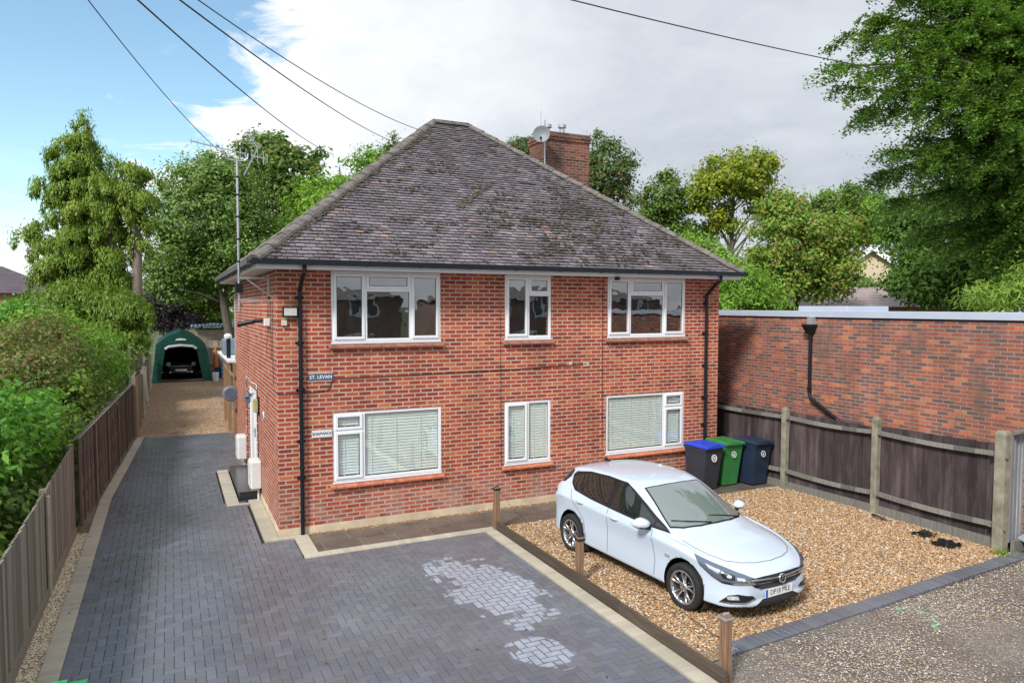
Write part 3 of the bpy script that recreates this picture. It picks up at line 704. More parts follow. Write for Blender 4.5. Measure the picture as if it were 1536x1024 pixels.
def downpipe(x, foot, sw):
    b = MB(); yw = -.055; b.tube([(x+sw, oy0-.075, gz-.05), (x+sw, oy0-.075, z0-.07), (x+sw*.9, -.30, z0-.12), (x, yw, z0-.36), (x, yw, z0-.42), (x, yw, foot)], .034, 10)
    for z in ((4.02, 3.27, 2.48, 1.62, 1.0) if x < 1 else (3.95, 3.3, 2.6, 1.9, 1.3)):
        b.lathe((x, yw, z-.03), [(.034,0),(.043,0),(.043,.06),(.034,.06)], 10); b.box(x-.075, x+.075, -.03, -.004, z-.018, z+.018)
    return b.build('downpipe', M_black, house, smooth=False)
downpipe(.37, .02, .02); downpipe(8.98, .03, .05)
# small cable clips, hairline movement joints seen as thin cables down the wall
def thin(pts, name='wall_cable', r=.006): return MB().tube(pts, r, 5).build(name, M_cable, house)
thin([(-.008,.1,2.43),(.0,-.01,2.42),(.45,-.012,2.42),(.80,-.012,2.45),(.86,-.012,2.5),(.88,-.012,2.6),(.95,-.012,2.645),(2.5,-.012,2.655),(4.3,-.012,2.68),(5.7,-.012,2.72),(5.95,-.012,2.73)], r=.007)
thin([(4.04,-.30,4.47),(4.04,-.012,4.42),(4.05,-.012,2.7),(4.06,-.012,1.0),(4.07,-.012,.85)], r=.004)
thin([(6.33,-.012,4.47),(6.33,-.012,2.7),(6.34,-.012,1.0)], r=.004)
thin([(-.012,.42,3.95),(-.012,.42,2.55)], r=.005); thin([(-.012,.62,3.95),(-.012,.62,2.95)], r=.005); thin([(-.01,.62,3.62),(-.012,.1,3.62),(.0,-.012,3.62),(.1,-.012,3.6)], r=.004)
for bb in ((5.88,6.02,-.010,.0,2.68,2.76), (5.55,5.62,-.012,.0,2.72,2.78)): rp = MB(); rp.box(*bb); rp.build('mortar_patch', M_plinth, house)
vb = MB(); vb.lathe((6.42,-.39,4.40),[(.0,0),(.05,0),(.06,.04),(.05,.07),(0,.07)],12); vb.build('gutter_outlet', M_black, house)

# chimney (sub-part of the roof)
cx0, cx1, cy0, cy1 = 7.75, 9.09, 5.0, 6.05
ch = MB(); ch.box(cx0, cx1, cy0, cy1, 4.9, 8.42); ch.box(cx0-.012, cx1+.012, cy0-.012, cy1+.012, 7.93, 8.0); ch.box(cx0-.03, cx1+.03, cy0-.03, cy1+.03, 8.42, 8.50); ch.box(cx0-.05, cx1+.05, cy0-.05, cy1+.05, 8.50, 8.58); ch.box(cx0-.02, cx1+.02, cy0-.02, cy1+.02, 8.58, 8.64)
fl = MB(); fl.add([(cx0,cy0,8.64),(cx1,cy0,8.64),(cx1,cy1,8.64),(cx0,cy1,8.64),(cx0+.2,cy0+.2,8.74),(cx1-.2,cy0+.2,8.74),(cx1-.2,cy1-.2,8.74),(cx0+.2,cy1-.2,8.74)], [(4,5,6,7),(0,1,5,4),(1,2,6,5),(2,3,7,6),(3,0,4,7)])
ch.build('chimney', M_brick_chim, roof)
for (px_, py_, mt) in ((cx0+.28, cy0+.5, M_steel), (cx0+.66, cy0+.35, M_galv)):
    f_ = MB(); f_.lathe((px_, py_, 8.68), [(.075,0),(.075,.12),(.0,.12)], 14); f_.lathe((px_, py_, 8.80), [(.05,0),(.05,.05),(.115,.06),(.115,.14),(.09,.16),(.0,.165)], 14)
    f_.build('flue_cowl', mt, roof)
lb = MB(); lb.box(cx0-.02, cx1+.015, cy0-.02, cy0-.003, 5.2, 5.5); lb.build('flashing', M_steel, roof)
# ------------------------------------------------------------------ white hatchback
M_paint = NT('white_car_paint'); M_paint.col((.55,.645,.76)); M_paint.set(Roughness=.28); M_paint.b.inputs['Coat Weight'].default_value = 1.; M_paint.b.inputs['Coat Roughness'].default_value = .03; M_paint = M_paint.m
M_paintk = NT('black_car_paint'); M_paintk.col((.012,.014,.02)); M_paintk.set(Roughness=.2); M_paintk.b.inputs['Coat Weight'].default_value = 1.; M_paintk = M_paintk.m
M_cgl = NT('car_glass'); M_cgl.col((.012,.02,.018)); M_cgl.set(Roughness=.02, IOR=1.6); M_cgl.b.inputs['Coat Weight'].default_value = .6; M_cgl.b.inputs['Coat IOR'].default_value = 1.7; M_cgl.b.inputs['Coat Roughness'].default_value = .0; M_cgl = M_cgl.m
M_wind = NT('windscreen_glass'); M_wind.col((.17,.21,.20)); M_wind.set(Roughness=.02, IOR=1.7); M_wind.b.inputs['Coat Weight'].default_value = 1.; M_wind.b.inputs['Coat IOR'].default_value = 2.0; M_wind.b.inputs['Coat Roughness'].default_value = .0; M_wind = M_wind.m
M_trim = plain('black_trim', (.012,.012,.014), .35)
M_tyre = plain('tyre_rubber', (.018,.018,.019), .85, var=.3, scale=12)
M_alloy = plain('alloy_rim', (.62,.63,.66), .22, .9, var=.05)
M_chrome = plain('chrome', (.8,.81,.84), .08, 1., var=.02)
M_lampg = NT('lamp_glass'); M_lampg.col((.10,.13,.18)); M_lampg.set(Roughness=.08); M_lampg.b.inputs['Coat Weight'].default_value = 1.; M_lampg = M_lampg.m
M_lampw = plain('lamp_reflector', (.75,.78,.85), .15, .6)
M_red = plain('tail_lamp_red', (.35,.01,.02), .12, coat=1.)
M_platew = plain('plate_white', (.80,.81,.80), .35, var=.02); M_plateb = plain('plate_blue', (.02,.12,.5), .35)
M_platey = plain('plate_pale', (.62,.62,.5), .5)

CREASE = {5: .55, 9: .35, 6: .25, 2: .4}
def car_body(rows, name, mat, root, black):
    """rows: x, zb, ys, (ysh,zsh), (ybt,zbt), (yr,zr), crown, bend_low, bend_top"""
    V = []; n = 13
    for x, zb, ys, sh, bt, rl, cr, bl, btp in rows:
        pts = [(0, zb), (ys*.8, zb), (ys-.006, zb+.06), (ys-.004, zb+.24*(sh[1]-zb)+.03), (ys*.5+sh[0]*.5-.028, zb+.66*(sh[1]-zb)), sh, bt,
               (bt[0]*.7+rl[0]*.3, bt[1]*.7+rl[1]*.3), (bt[0]*.25+rl[0]*.75, bt[1]*.25+rl[1]*.75), rl,
               (rl[0]*.82, rl[1]+cr*.5), (rl[0]*.45, rl[1]+cr*.88), (0, rl[1]+cr)]
        for k, (y, z) in enumerate(pts):
            b = bl if k < 7 else btp
            V.append((x-b*(y/.9)**2, -y, z))
    m_ = len(rows); F = []
    vs = list(V)+[(x, -y, z) for x, y, z in V]; off = len(V)
    # share the centre line vertices
    idx = lambda i, k, side: (i*n+k) if (side == 0 or k in (0, n-1)) else off+i*n+k
    for i in range(m_-1):
        for k in range(n-1):
            F.append((idx(i,k,0), idx(i+1,k,0), idx(i+1,k+1,0), idx(i,k+1,0)))
            F.append((idx(i,k,1), idx(i,k+1,1), idx(i+1,k+1,1), idx(i+1,k,1)))
    for i, flip in ((0, False), (m_-1, True)):
        for k in range(0, n-1):
            q = [idx(i,k,0), idx(i,k+1,0), idx(i,k+1,1), idx(i,k,1)]
            q = list(dict.fromkeys(q))
            if len(q) > 2: F.append(tuple(q if flip else q[::-1]))
    me = bpy.data.meshes.new(name); me.from_pydata(vs, [], F); me.update()
    bm = bmesh.new(); bm.from_mesh(me)
    bmesh.ops.delete(bm, geom=[v for v in bm.verts if not v.link_faces], context='VERTS')
    bmesh.ops.recalc_face_normals(bm, faces=bm.faces[:])
    kk = {}
    for i in range(m_):
        for k in range(n): kk[tuple(round(q, 5) for q in V[i*n+k])] = k; kk[tuple(round(q, 5) for q in (V[i*n+k][0], -V[i*n+k][1], V[i*n+k][2]))] = k
    cl = bm.edges.layers.float.new('crease_edge')
    for e in bm.edges:
        a, b = (kk.get(tuple(round(q, 5) for q in v.co), -1) for v in e.verts)
        if a == b and a in CREASE: e[cl] = CREASE[a]
    bm.to_mesh(me); bm.free()
    o = bpy.data.objects.new(name, me); COL.objects.link(o)
    s = o.modifiers.new('s', 'SUBSURF'); s.levels = 3; s.render_levels = 3
    dg = bpy.context.evaluated_depsgraph_get(); dg.update()
    smooth = bpy.data.meshes.new_from_object(o.evaluated_get(dg)); bpy.data.objects.remove(o)
    return smooth
def cut_arches(me, axles, rr, y_in, wz, name, mat, black, root):
    bv = BVHTree.FromPolygons([v.co.copy() for v in me.vertices], [tuple(p.vertices) for p in me.polygons])
    o = bpy.data.objects.new(name, me); COL.objects.link(o); cutters = []
    for ax in axles:
        for s in (-1, 1):
            c = MB(); c.lathe((ax, s*y_in, wz), [(rr, 0), (rr, .6)], 40, axis=(0, s, 0), cap=True)
            co = c.build('cut', mat, fix=True); cutters.append(co); md = o.modifiers.new('b', 'BOOLEAN'); md.operation = 'DIFFERENCE'; md.object = co; md.solver = 'EXACT'
    dg = bpy.context.evaluated_depsgraph_get(); dg.update()
    res = bpy.data.meshes.new_from_object(o.evaluated_get(dg)); bpy.data.objects.remove(o)
    for c in cutters: bpy.data.objects.remove(c)
    res.materials.clear(); res.materials.append(mat); res.materials.append(black)
    for p in res.polygons:
        c = p.center; p.use_smooth = True
        for ax in axles:
            if math.hypot(c.x-ax, c.z-wz) < rr-.002 and abs(c.y) < abs(y_in)+.02 or (math.hypot(c.x-ax, c.z-wz) < rr+.004 and abs(p.normal.y) < .35 and abs(c.y) > y_in-.01): p.material_index = 1; p.use_smooth = False
        if c.z < .26 and p.normal.z < -.5: p.material_index = 1
    res.name = name
    ob = bpy.data.objects.new(name, res); COL.objects.link(ob); ob.parent = root; ORG[ob.name] = ORG[root.name]
    return ob, bv
def clip_poly(P, axis, val, keep_gt):
    out = []
    for i in range(len(P)):
        a, b = P[i], P[(i+1) % len(P)]
        ia = (a[axis] >= val) == keep_gt or a[axis] == val; ib = (b[axis] >= val) == keep_gt or b[axis] == val
        if ia: out.append(a)
        if ia != ib:
            t = (val-a[axis])/(b[axis]-a[axis]); out.append(tuple(a[j]+t*(b[j]-a[j]) for j in (0, 1)))
    return out
def decal(bv, poly, org, eu, ev, direction, off, res=.03, th=0):
    """project a flat outline (u,v) onto the body surface along a direction; returns an MB"""
    eu, ev, dr = Vector(eu), Vector(ev), Vector(direction).normalized(); O = Vector(org)
    mb = MB(); cache = {}
    def vert(p):
        k = (round(p[0], 5), round(p[1], 5))
        if k not in cache:
            st = O+eu*p[0]+ev*p[1]-dr*3; h = bv.ray_cast(st, dr)
            if h[0] is None: cache[k] = None
            else:
                nr = h[1] if h[1].dot(dr) < 0 else -h[1]
                mb.v.append(tuple(h[0]+nr*off)); cache[k] = len(mb.v)-1
        return cache[k]
    us = [p[0] for p in poly]; vv = [p[1] for p in poly]
    i0, i1 = math.floor(min(us)/res), math.ceil(max(us)/res); j0, j1 = math.floor(min(vv)/res), math.ceil(max(vv)/res)
    for i in range(i0, i1):
        col_ = clip_poly(clip_poly(poly, 0, i*res, True), 0, (i+1)*res, False)
        if len(col_) < 3: continue
        for j in range(j0, j1):
            c = clip_poly(clip_poly(col_, 1, j*res, True), 1, (j+1)*res, False)
            if len(c) < 3: continue
            ids = [vert(p) for p in c]
            if None in ids: continue
            ids = list(dict.fromkeys(ids))
            if len(ids) > 2: mb.f.append(tuple(ids))
    return mb
def finish(mb, name, mat, root, smooth=True, thick=0):
    me = bpy.data.meshes.new(name); me.from_pydata(mb.v, [], mb.f); me.materials.append(mat); me.update()
    if smooth: me.polygons.foreach_set('use_smooth', [True]*len(me.polygons))
    o = bpy.data.objects.new(name, me); COL.objects.link(o); o.parent = root; ORG[o.name] = ORG[root.name]
    if thick: s = o.modifiers.new('t', 'SOLIDIFY'); s.thickness = thick; s.offset = 0
    return o
def wheel(root, x, y, z, r, side, rim_r=None, steer=0., spokes=5):
    rim_r = rim_r or r*.70; w = .105
    t = MB(); t.lathe((0,0,0), [(rim_r, -w), (r-.03, -w), (r-.008, -w+.015), (r, -w+.04), (r, w-.04), (r-.008, w-.015), (r-.03, w), (rim_r+.01, w-.005), (rim_r-.002, w-.02)], 44, axis=(0, side, 0))
    ty = finish(t, 'wheel', M_tyre, root); ty.location = (x, y, z); ty.rotation_euler.z = steer; ORG[ty.name] = Vector((0,0,0))
    rm = MB(); rm.lathe((0,0,0), [(rim_r+.002, w-.008), (rim_r-.008, w-.002), (rim_r-.022, w-.012), (rim_r-.03, w-.05), (rim_r-.05, -w*.5)], 44, axis=(0, side, 0))
    for k in range(spokes):
        for d in (-.17, .17):
            a = 2*math.pi*k/spokes+.2; a1 = a+d*1.25; a0 = a+d*.75
            P = []
            for rad, ang, wd, dep in ((.05, a0, .020, w-.035), (rim_r*.6, (a0+a1)/2, .024, w-.018), (rim_r-.012, a1, .036, w-.008)):
                c = Vector((math.cos(ang)*rad, 0, math.sin(ang)*rad)); tn = Vector((-math.sin(ang), 0, math.cos(ang))); P.append((c-tn*wd/2+Vector((0, side*dep, 0)), c+tn*wd/2+Vector((0, side*dep, 0)), c+tn*wd/2+Vector((0, side*(dep-.03), 0)), c-tn*wd/2+Vector((0, side*(dep-.03), 0))))
            vs = [q for p in P for q in p]
            rm.add(vs, [(4*i+j, 4*i+(j+1) % 4, 4*(i+1)+(j+1) % 4, 4*(i+1)+j) for i in range(2) for j in range(4)]+[(0,1,2,3),(11,10,9,8)])
    rm.lathe((0,0,0), [(.062, w-.05), (.06, w-.028), (.035, w-.022), (.0, w-.02)], 20, axis=(0, side, 0))
    r_ = finish(rm, 'rim', M_alloy, root); r_.parent = ty
    bk = MB(); bk.lathe((0,0,0), [(rim_r-.04, w-.075), (0, w-.075)], 30, axis=(0, side, 0)); b_ = finish(bk, 'brake_disc', M_trim, root, False); b_.parent = ty
    return ty

car = thing('parked_car', 'white five-door hatchback parked on golden gravel with nose towards the road', 'car', (5.0, -3.80, .012))
car.rotation_euler.z = R(-85.6); car.scale = (.938, .938, .938); ORG[car.name] = Vector((0,0,0))
ROWS = [
 (-2.15, .36, .60, (.64,.70), (.60,.79), (.46,.82), .01, -.20, -.20),
 (-2.10, .25, .72, (.76,.78), (.70,.93), (.54,.97), .02, -.16, -.14),
 (-1.98, .20, .83, (.845,.86), (.77,1.02), (.60,1.06), .03, -.10, -.12),
 (-1.80, .19, .865, (.88,.895), (.80,1.05), (.56,1.325), .035, -.05, -.10),
 (-1.33, .18, .885, (.905,.90), (.84,1.025), (.60,1.395), .045, 0, -.03),
 (-.75, .175, .885, (.90,.875), (.865,.985), (.625,1.43), .05, 0, 0),
 (-.20, .175, .885, (.90,.85), (.87,.955), (.63,1.425), .05, 0, .03),
 (.14, .175, .885, (.90,.84), (.87,.94), (.615,1.37), .055, 0, .12),
 (.64, .175, .885, (.90,.83), (.87,.92), (.685,1.165), .06, 0, .24),
 (1.13, .175, .89, (.89,.81), (.85,.89), (.765,.915), .06, .0, .34),
 (1.37, .18, .895, (.885,.79), (.83,.855), (.73,.885), .06, 0, .22),
 (1.62, .18, .885, (.87,.755), (.80,.81), (.68,.845), .06, .02, .12),
 (1.93, .18, .83, (.80,.69), (.72,.735), (.60,.76), .05, .06, .10),
 (2.12, .19, .73, (.70,.63), (.64,.672), (.52,.69), .035, .13, .12),
 (2.215, .22, .60, (.56,.55), (.52,.605), (.42,.62), .02, .18, .16),
 (2.235, .28, .50, (.46,.46), (.42,.54), (.32,.56), .01, .20, .18)]
sm = car_body(ROWS, 'body', M_paint, car, M_trim)
AX = (1.331, -1.331); WR = .318
body, bv = cut_arches(sm, AX, .372, .60, .325, 'body', M_paint, M_trim, car)
for ax in AX:
    for s in (-1, 1): inn = MB(); inn.lathe((ax, s*.60, .325), [(.368, .0), (.368, .23)], 36, axis=(0, s, 0)); inn.lathe((ax, s*.605, .325), [(.0, .0), (.368, .0)], 36, axis=(0, s, 0)); finish(inn, 'wheel_arch_liner', M_trim, car, False)
for ax in AX:
    for s in (-1, 1): wheel(car, ax, s*.795, WR-.012, WR, s, WR*.72, steer=(.03 if ax > 0 else 0))
SX, SZ = (1,0,0), (0,0,1)
for s in (-1, 1):
    D_ = (0, -s, 0)
    full = [(.96,.918),(.70,.938),(0,.965),(-.8,1.0),(-1.30,1.04),(-1.47,1.12),(-1.56,1.24),(-1.50,1.30),(-1.1,1.375),(-.6,1.405),(-.15,1.395),(.04,1.325),(.40,1.175)]
    finish(decal(bv, full, (0,0,0), SX, SZ, D_, .003), 'window_surround', M_trim, car)
    front = [(.64,.965),(.1,.985),(-.29,1.002),(-.29,1.375),(-.10,1.368),(.02,1.30),(.37,1.145),(.64,1.02)]
    rear = [(-.40,1.008),(-.75,1.022),(-1.08,1.042),(-1.08,1.345),(-.6,1.375),(-.40,1.378)]
    quart = [(-1.11,1.045),(-1.28,1.062),(-1.42,1.14),(-1.47,1.23),(-1.11,1.338)]
    vent = [(.67,.963),(.89,.945),(.67,1.01)]
    for g, nm in ((front, 'side_window'), (rear, 'side_window'), (quart, 'quarter_window'), (vent, 'quarter_window')):
        finish(decal(bv, g, (0,0,0), SX, SZ, D_, .006), nm, M_cgl, car)
    # chrome-free dark rear pillar
    cp = [(-1.60,1.20),(-1.70,1.10),(-1.86,1.07),(-1.80,1.22),(-1.72,1.31),(-1.60,1.30)]
    finish(decal(bv, cp, (0,0,0), SX, SZ, D_, .003), 'rear_pillar_trim', M_trim, car)
    w_ = .0055
    gaps = [[(.74,.24),(.76,.5),(.70,.8),(.68,.93)], [(-.34,.22),(-.345,.6),(-.345,.98)], [(-1.40,1.03),(-1.30,.9),(-1.16,.78),(-.98,.62),(-.93,.40),(-.92,.24)]]
    gm = MB()
    for g in gaps:
        for (x0, z0), (x1, z1) in zip(g, g[1:]):
            dx, dz = x1-x0, z1-z0; L = math.hypot(dx, dz); nx, nz = -dz/L*w_, dx/L*w_
            q = decal(bv, [(x0-nx,z0-nz),(x1-nx,z1-nz),(x1+nx,z1+nz),(x0+nx,z0+nz)], (0,0,0), SX, SZ, D_, .0015, .06); gm.add(q.v, q.f)
    fc = [(-1.62+.085*math.cos(t*.314), .93+.07*math.sin(t*.314)) for t in range(12, 19)]
    for (x0, z0), (x1, z1) in zip(fc, fc[1:]):
        dx, dz = x1-x0, z1-z0; L = math.hypot(dx, dz); nx, nz = -dz/L*.002, dx/L*.002
        q = decal(bv, [(x0-nx,z0-nz),(x1-nx,z1-nz),(x1+nx,z1+nz),(x0+nx,z0+nz)], (0,0,0), SX, SZ, D_, .0015, .06); gm.add(q.v, q.f)
    finish(gm, 'door_seams', plain('seam', (.12,.13,.15), .7), car, False)
    for hx, hz in ((-.16, .865), (-1.06, .905)):
        h = bv.ray_cast(Vector((hx, s*3, hz)), Vector(D_))[0]; hm = MB(); N = 9
        hm.tube([(hx-.10+.2*i/8, h.y+s*(.004+.026*math.sin(math.pi*i/8)), hz+.006*math.sin(math.pi*i/8)) for i in range(9)], [.010, .014, .016, .017, .017, .017, .016, .014, .010], 8)
        finish(hm, 'door_handle', M_paint, car)
    # sill trim
    finish(decal(bv, [(-.96,.20),(.97,.20),(.97,.235),(-.96,.235)], (0,0,0), SX, SZ, D_, .004), 'sill_trim', M_trim, car)
    # mirror
    mm = bmesh.new(); bmesh.ops.create_uvsphere(mm, u_segments=20, v_segments=14, radius=1)
    for v in mm.verts:
        x, y, z = v.co; fl_ = 1 if x > 0 else .55
        v.co = Vector((.58+x*.12*fl_+y*s*-.03, s*(1.0)+y*.135, 1.0+z*(.086 if s < 0 else .070)*(1-.25*abs(y))+.005))
    me = bpy.data.meshes.new('wing_mirror'); mm.to_mesh(me); mm.free(); me.materials.append(M_paint); me.materials.append(M_trim)
    for p in me.polygons: p.use_smooth = True; p.material_index = 1 if p.center.z < .965 else 0
    o = bpy.data.objects.new('wing_mirror', me); COL.objects.link(o); o.parent = car; ORG[o.name] = Vector((0,0,0))
    st = MB(); st.tube([(.63, s*.86, .925), (.61, s*.93, .94), (.59, s*.97, .955)], [.035, .028, .03], 8); finish(st, 'mirror_stalk', M_trim, car)
    # lamps, projected diagonally on the nose corner
    q = .7071; EU = (-q, s*q, 0); DR = (-q, -s*q, 0)
    hl = [(-1.235,.540),(-1.27,.605),(-1.10,.665),(-.85,.73),(-.46,.815),(-.53,.71),(-.70,.595),(-.82,.545),(-.96,.54),(-1.1,.545)]
    lamp = finish(decal(bv, hl, (0,0,0), EU, SZ, DR, .005, .025), 'headlight', M_lampg, car)
    for nm, pl, mt, of in (('lamp_edge', [(-1.235,.540),(-1.1,.545),(-.96,.54),(-.82,.545),(-.70,.595),(-.53,.71),(-.575,.70),(-.72,.62),(-.83,.572),(-.96,.566),(-1.1,.568),(-1.225,.562)], M_chrome, .009), ('lamp_unit', [(-.98,.60),(-.84,.61),(-.80,.66),(-.86,.685),(-.98,.655)], M_trim, .009),
                       ('lamp_reflector', [(-1.12,.595),(-1.01,.600),(-1.0,.638),(-1.10,.625)], M_lampw, .009), ('lamp_reflector', [(-.77,.655),(-.66,.70),(-.60,.745),(-.80,.695)], M_lampw, .009), ('lamp_reflector', [(-.935,.622),(-.885,.627),(-.875,.650),(-.90,.660),(-.94,.648)], M_lampw, .012)):
        o = finish(decal(bv, pl, (0,0,0), EU, SZ, DR, of, .025), nm, mt, car); o.parent = lamp
    fg = finish(decal(bv, [(-1.24,.36),(-1.2,.40),(-1.02,.425),(-.90,.40),(-.80,.315),(-.95,.315),(-1.12,.325)], (0,0,0), EU, SZ, DR, .004, .025), 'fog_lamp_recess', M_trim, car)
    o = finish(decal(bv, [(-1.04,.355),(-.90,.345),(-.88,.375),(-.92,.395),(-1.02,.40)], (0,0,0), EU, SZ, DR, .008, .025), 'fog_lamp', M_lampw, car); o.parent = fg
    o = finish(decal(bv, [(-.80,.315),(-.95,.315),(-1.12,.325),(-1.24,.36),(-1.24,.345),(-1.12,.307),(-.95,.298),(-.785,.30)], (0,0,0), EU, SZ, DR, .010, .025), 'lower_blade', M_chrome, car); o.parent = fg
    EU2 = (-q, -s*q, 0); DR2 = (q, -s*q, 0)
    finish(decal(bv, [(.86,.80),(1.12,.78),(1.12,.93),(.98,.95),(.86,.90)], (0,0,0), EU2, SZ, DR2, .005, .03), 'tail_lamp', M_red, car)
for s in (-1, 1): finish(decal(bv, [(-2.10,.80),(-1.93,.84),(-1.80,.93),(-1.84,.965),(-2.10,.945)], (0,0,0), SX, SZ, (0,-s,0), .005, .03), 'tail_lamp', M_red, car)
# windscreen, rear screen
wsb = [(-.705,.88),(-.56,1.0),(-.3,1.085),(0,1.11),(.3,1.085),(.56,1.0),(.705,.88),(.675,.72),(.545,.13),(.3,.175),(0,.19),(-.3,.175),(-.545,.13),(-.675,.72)]
finish(decal(bv, wsb, (0,0,0), (0,1,0), (1,0,0), (0,0,-1), .003), 'windscreen_surround', M_trim, car)
wsg = [(y*.965, .62+(x-.62)*.94) for y, x in wsb]
finish(decal(bv, wsg, (0,0,0), (0,1,0), (1,0,0), (0,0,-1), .006), 'windscreen', M_wind, car)
finish(decal(bv, [(-.52,1.06),(.52,1.06),(.46,1.27),(-.46,1.27)], (0,0,0), (0,1,0), SZ, (1,0,0), .005), 'rear_window', M_cgl, car)
wp = MB()
for pts in (([(-.10,1.08),(-.40,.95),(-.62,.81)]), ([(.55,1.0),(.25,.99),(-.02,.95)])):
    P = []
    for y, x in pts:
        h = bv.ray_cast(Vector((x, y, 3)), Vector((0,0,-1)))[0]; P.append(h+Vector((0,0,.018)))
    wp.tube(P, .009, 6)
finish(wp, 'wipers', M_trim, car)
# bonnet shut line
bl = [(-.70,1.62),(-.60,1.83),(-.45,1.955),(-.25,2.03),(0,2.055),(.25,2.03),(.45,1.955),(.60,1.83),(.70,1.62)]; gm = MB()
bl = [(-.745,1.17),(-.74,1.4)]+bl+[(.74,1.4),(.745,1.17)]
for (y0, x0), (y1, x1) in zip(bl, bl[1:]):
    dy, dx = y1-y0, x1-x0; L = math.hypot(dy, dx); ny, nx = -dx/L*.005, dy/L*.005
    q_ = decal(bv, [(y0-ny,x0-nx),(y1-ny,x1-nx),(y1+ny,x1+nx),(y0+ny,x0+nx)], (0,0,0), (0,1,0), (1,0,0), (0,0,-1), .003, .08); gm.add(q_.v, q_.f)
finish(gm, 'bonnet_seam', plain('bonnet_seam', (.16,.17,.19), .7), car, False)
FR = ((0,0,0), (0,1,0), SZ, (-1,0,0))
gr_ = [(-.53,.575),(-.55,.612),(-.3,.63),(0,.635),(.3,.63),(.55,.612),(.53,.575),(.43,.50),(.30,.458),(0,.446),(-.30,.458),(-.43,.50)]
grille = finish(decal(bv, gr_, *FR, .005, .025), 'grille', M_trim, car)
gm = MB()
for j in range(5):
    for i in range(-9, 10):
        y, z = i*.042+(j % 2)*.021, .468+j*.021
        if abs(y) > .40-.5*max(0, .56-z): continue
        h = bv.ray_cast(Vector((3, y, z)), Vector((-1,0,0)))[0]
        if h: gm.beam(h+Vector((.008,-.014,-.004)), h+Vector((.008,.014,.004)), .006, .004)
o = finish(gm, 'grille_mesh', plain('dark_grey_mesh', (.10,.105,.11), .4), car, False); o.parent = grille
for s in (-1, 1):
    bar = [(s*.055,.600),(s*.3,.603),(s*.56,.606),(s*.60,.600),(s*.52,.562),(s*.3,.545),(s*.055,.54),(s*.055,.555),(s*.3,.560),(s*.47,.573),(s*.50,.588),(s*.3,.588),(s*.055,.585)]
    o = finish(decal(bv, bar, *FR, .014, .025), 'chrome_bar', M_chrome, car, thick=.006); o.parent = grille
h = bv.ray_cast(Vector((3, 0, .572)), Vector((-1,0,0)))[0]
bd = MB(); bd.lathe(h+Vector((.012,0,0)), [(.062,0),(.062,.012),(.056,.018),(.048,.012)], 28, axis=(1,0,.15)); bd.lathe(h+Vector((.014,0,0)), [(.048,.0),(.0,.0)], 28, axis=(1,0,.15))
bg_ = finish(bd, 'badge', M_chrome, car)
cr_ = MB(); cr_.tube([h+Vector((.026,-.030,.030)), h+Vector((.028,-.004,.012)), h+Vector((.028,-.002,-.036))], .006, 6); cr_.tube([h+Vector((.026,-.034,-.005)), h+Vector((.028,.0,.004)), h+Vector((.028,.024,.034))], .006, 6); cr_.tube([h+Vector((.026,.030,-.020)), h+Vector((.028,.006,-.010))], .006, 6)
o = finish(cr_, 'emblem_relief', M_trim, car); o.parent = bg_
finish(decal(bv, [(-.47,.255),(-.40,.27),(-.28,.325),(.28,.325),(.40,.27),(.47,.255),(.3,.247),(-.3,.247)], *FR, .004, .025), 'lower_intake', M_trim, car)
finish(decal(bv, [(-.62,.205),(.62,.205),(.62,.228),(-.62,.228)], *FR, .004, .03), 'front_lip', M_trim, car)
h = bv.ray_cast(Vector((3, 0, .39)), Vector((-1,0,0)))[0]; px0 = max(h.x, bv.ray_cast(Vector((3, 0, .45)), Vector((-1,0,0)))[0].x)
pl = MB(); pl.box(px0+.010, px0+.018, -.26, .26, .335, .445); plate = finish(pl, 'number_plate', M_platew, car, False)
pl = MB(); pl.box(px0+.0175, px0+.0195, -.258, -.215, .338, .442); o = finish(pl, 'plate_band', M_plateb, car, False); o.parent = plate
tm = text_mesh('plate_text', 'DP18 MLE', .098, M_lettd, None, Matrix.Translation((px0+.019, .022, .39)) @ Matrix.Rotation(R(90), 4, 'Z') @ Matrix.Rotation(R(90), 4, 'X'), .001, .92, 0.); tm.parent = plate
pl = MB(); pl.box(-2.185, -2.175, -.26, .26, .62, .73); finish(pl, 'number_plate', M_platey, car, False)
fn = MB(); h = bv.ray_cast(Vector((-1.45, 0, 3)), Vector((0,0,-1)))[0]
fn.prism([(-.10,-.01),(.07,-.01),(-.07,.055),(-.095,.06)], lambda u, v, d: (h.x+u, d, h.z+v), -.012, .012); finish(fn, 'aerial_fin', M_trim, car, False)
b_ = MB(); b_.obox((1.02, -.893, .66), (.045,0,0), (0,.003,0), (0,0,.014)); finish(b_, 'wing_badge', M_steel, car, False)
# ------------------------------------------------------------------ fences, walls, attachments
M_oldwood = wood('weathered_wood', (.15,.125,.10), (.34,.30,.25), stain=(.22,.22,.16))
M_brownwood = wood('brown_stained_wood', (.095,.065,.052), (.22,.165,.135))
M_darkwood = wood('dark_stained_wood', (.022,.014,.016), (.065,.045,.048), stain=(.11,.082,.085))
M_newwood = wood('orange_wood', (.24,.12,.05), (.42,.25,.13))
M_railwood = wood('grey_rail_wood', (.10,.10,.09), (.26,.25,.22))
M_sleeper = wood('creosoted_timber', (.035,.026,.02), (.10,.075,.055), grain=(40, 2., 40))
M_bolwood = wood('bollard_wood', (.07,.042,.025), (.28,.165,.095), grain=(30,30,2.))

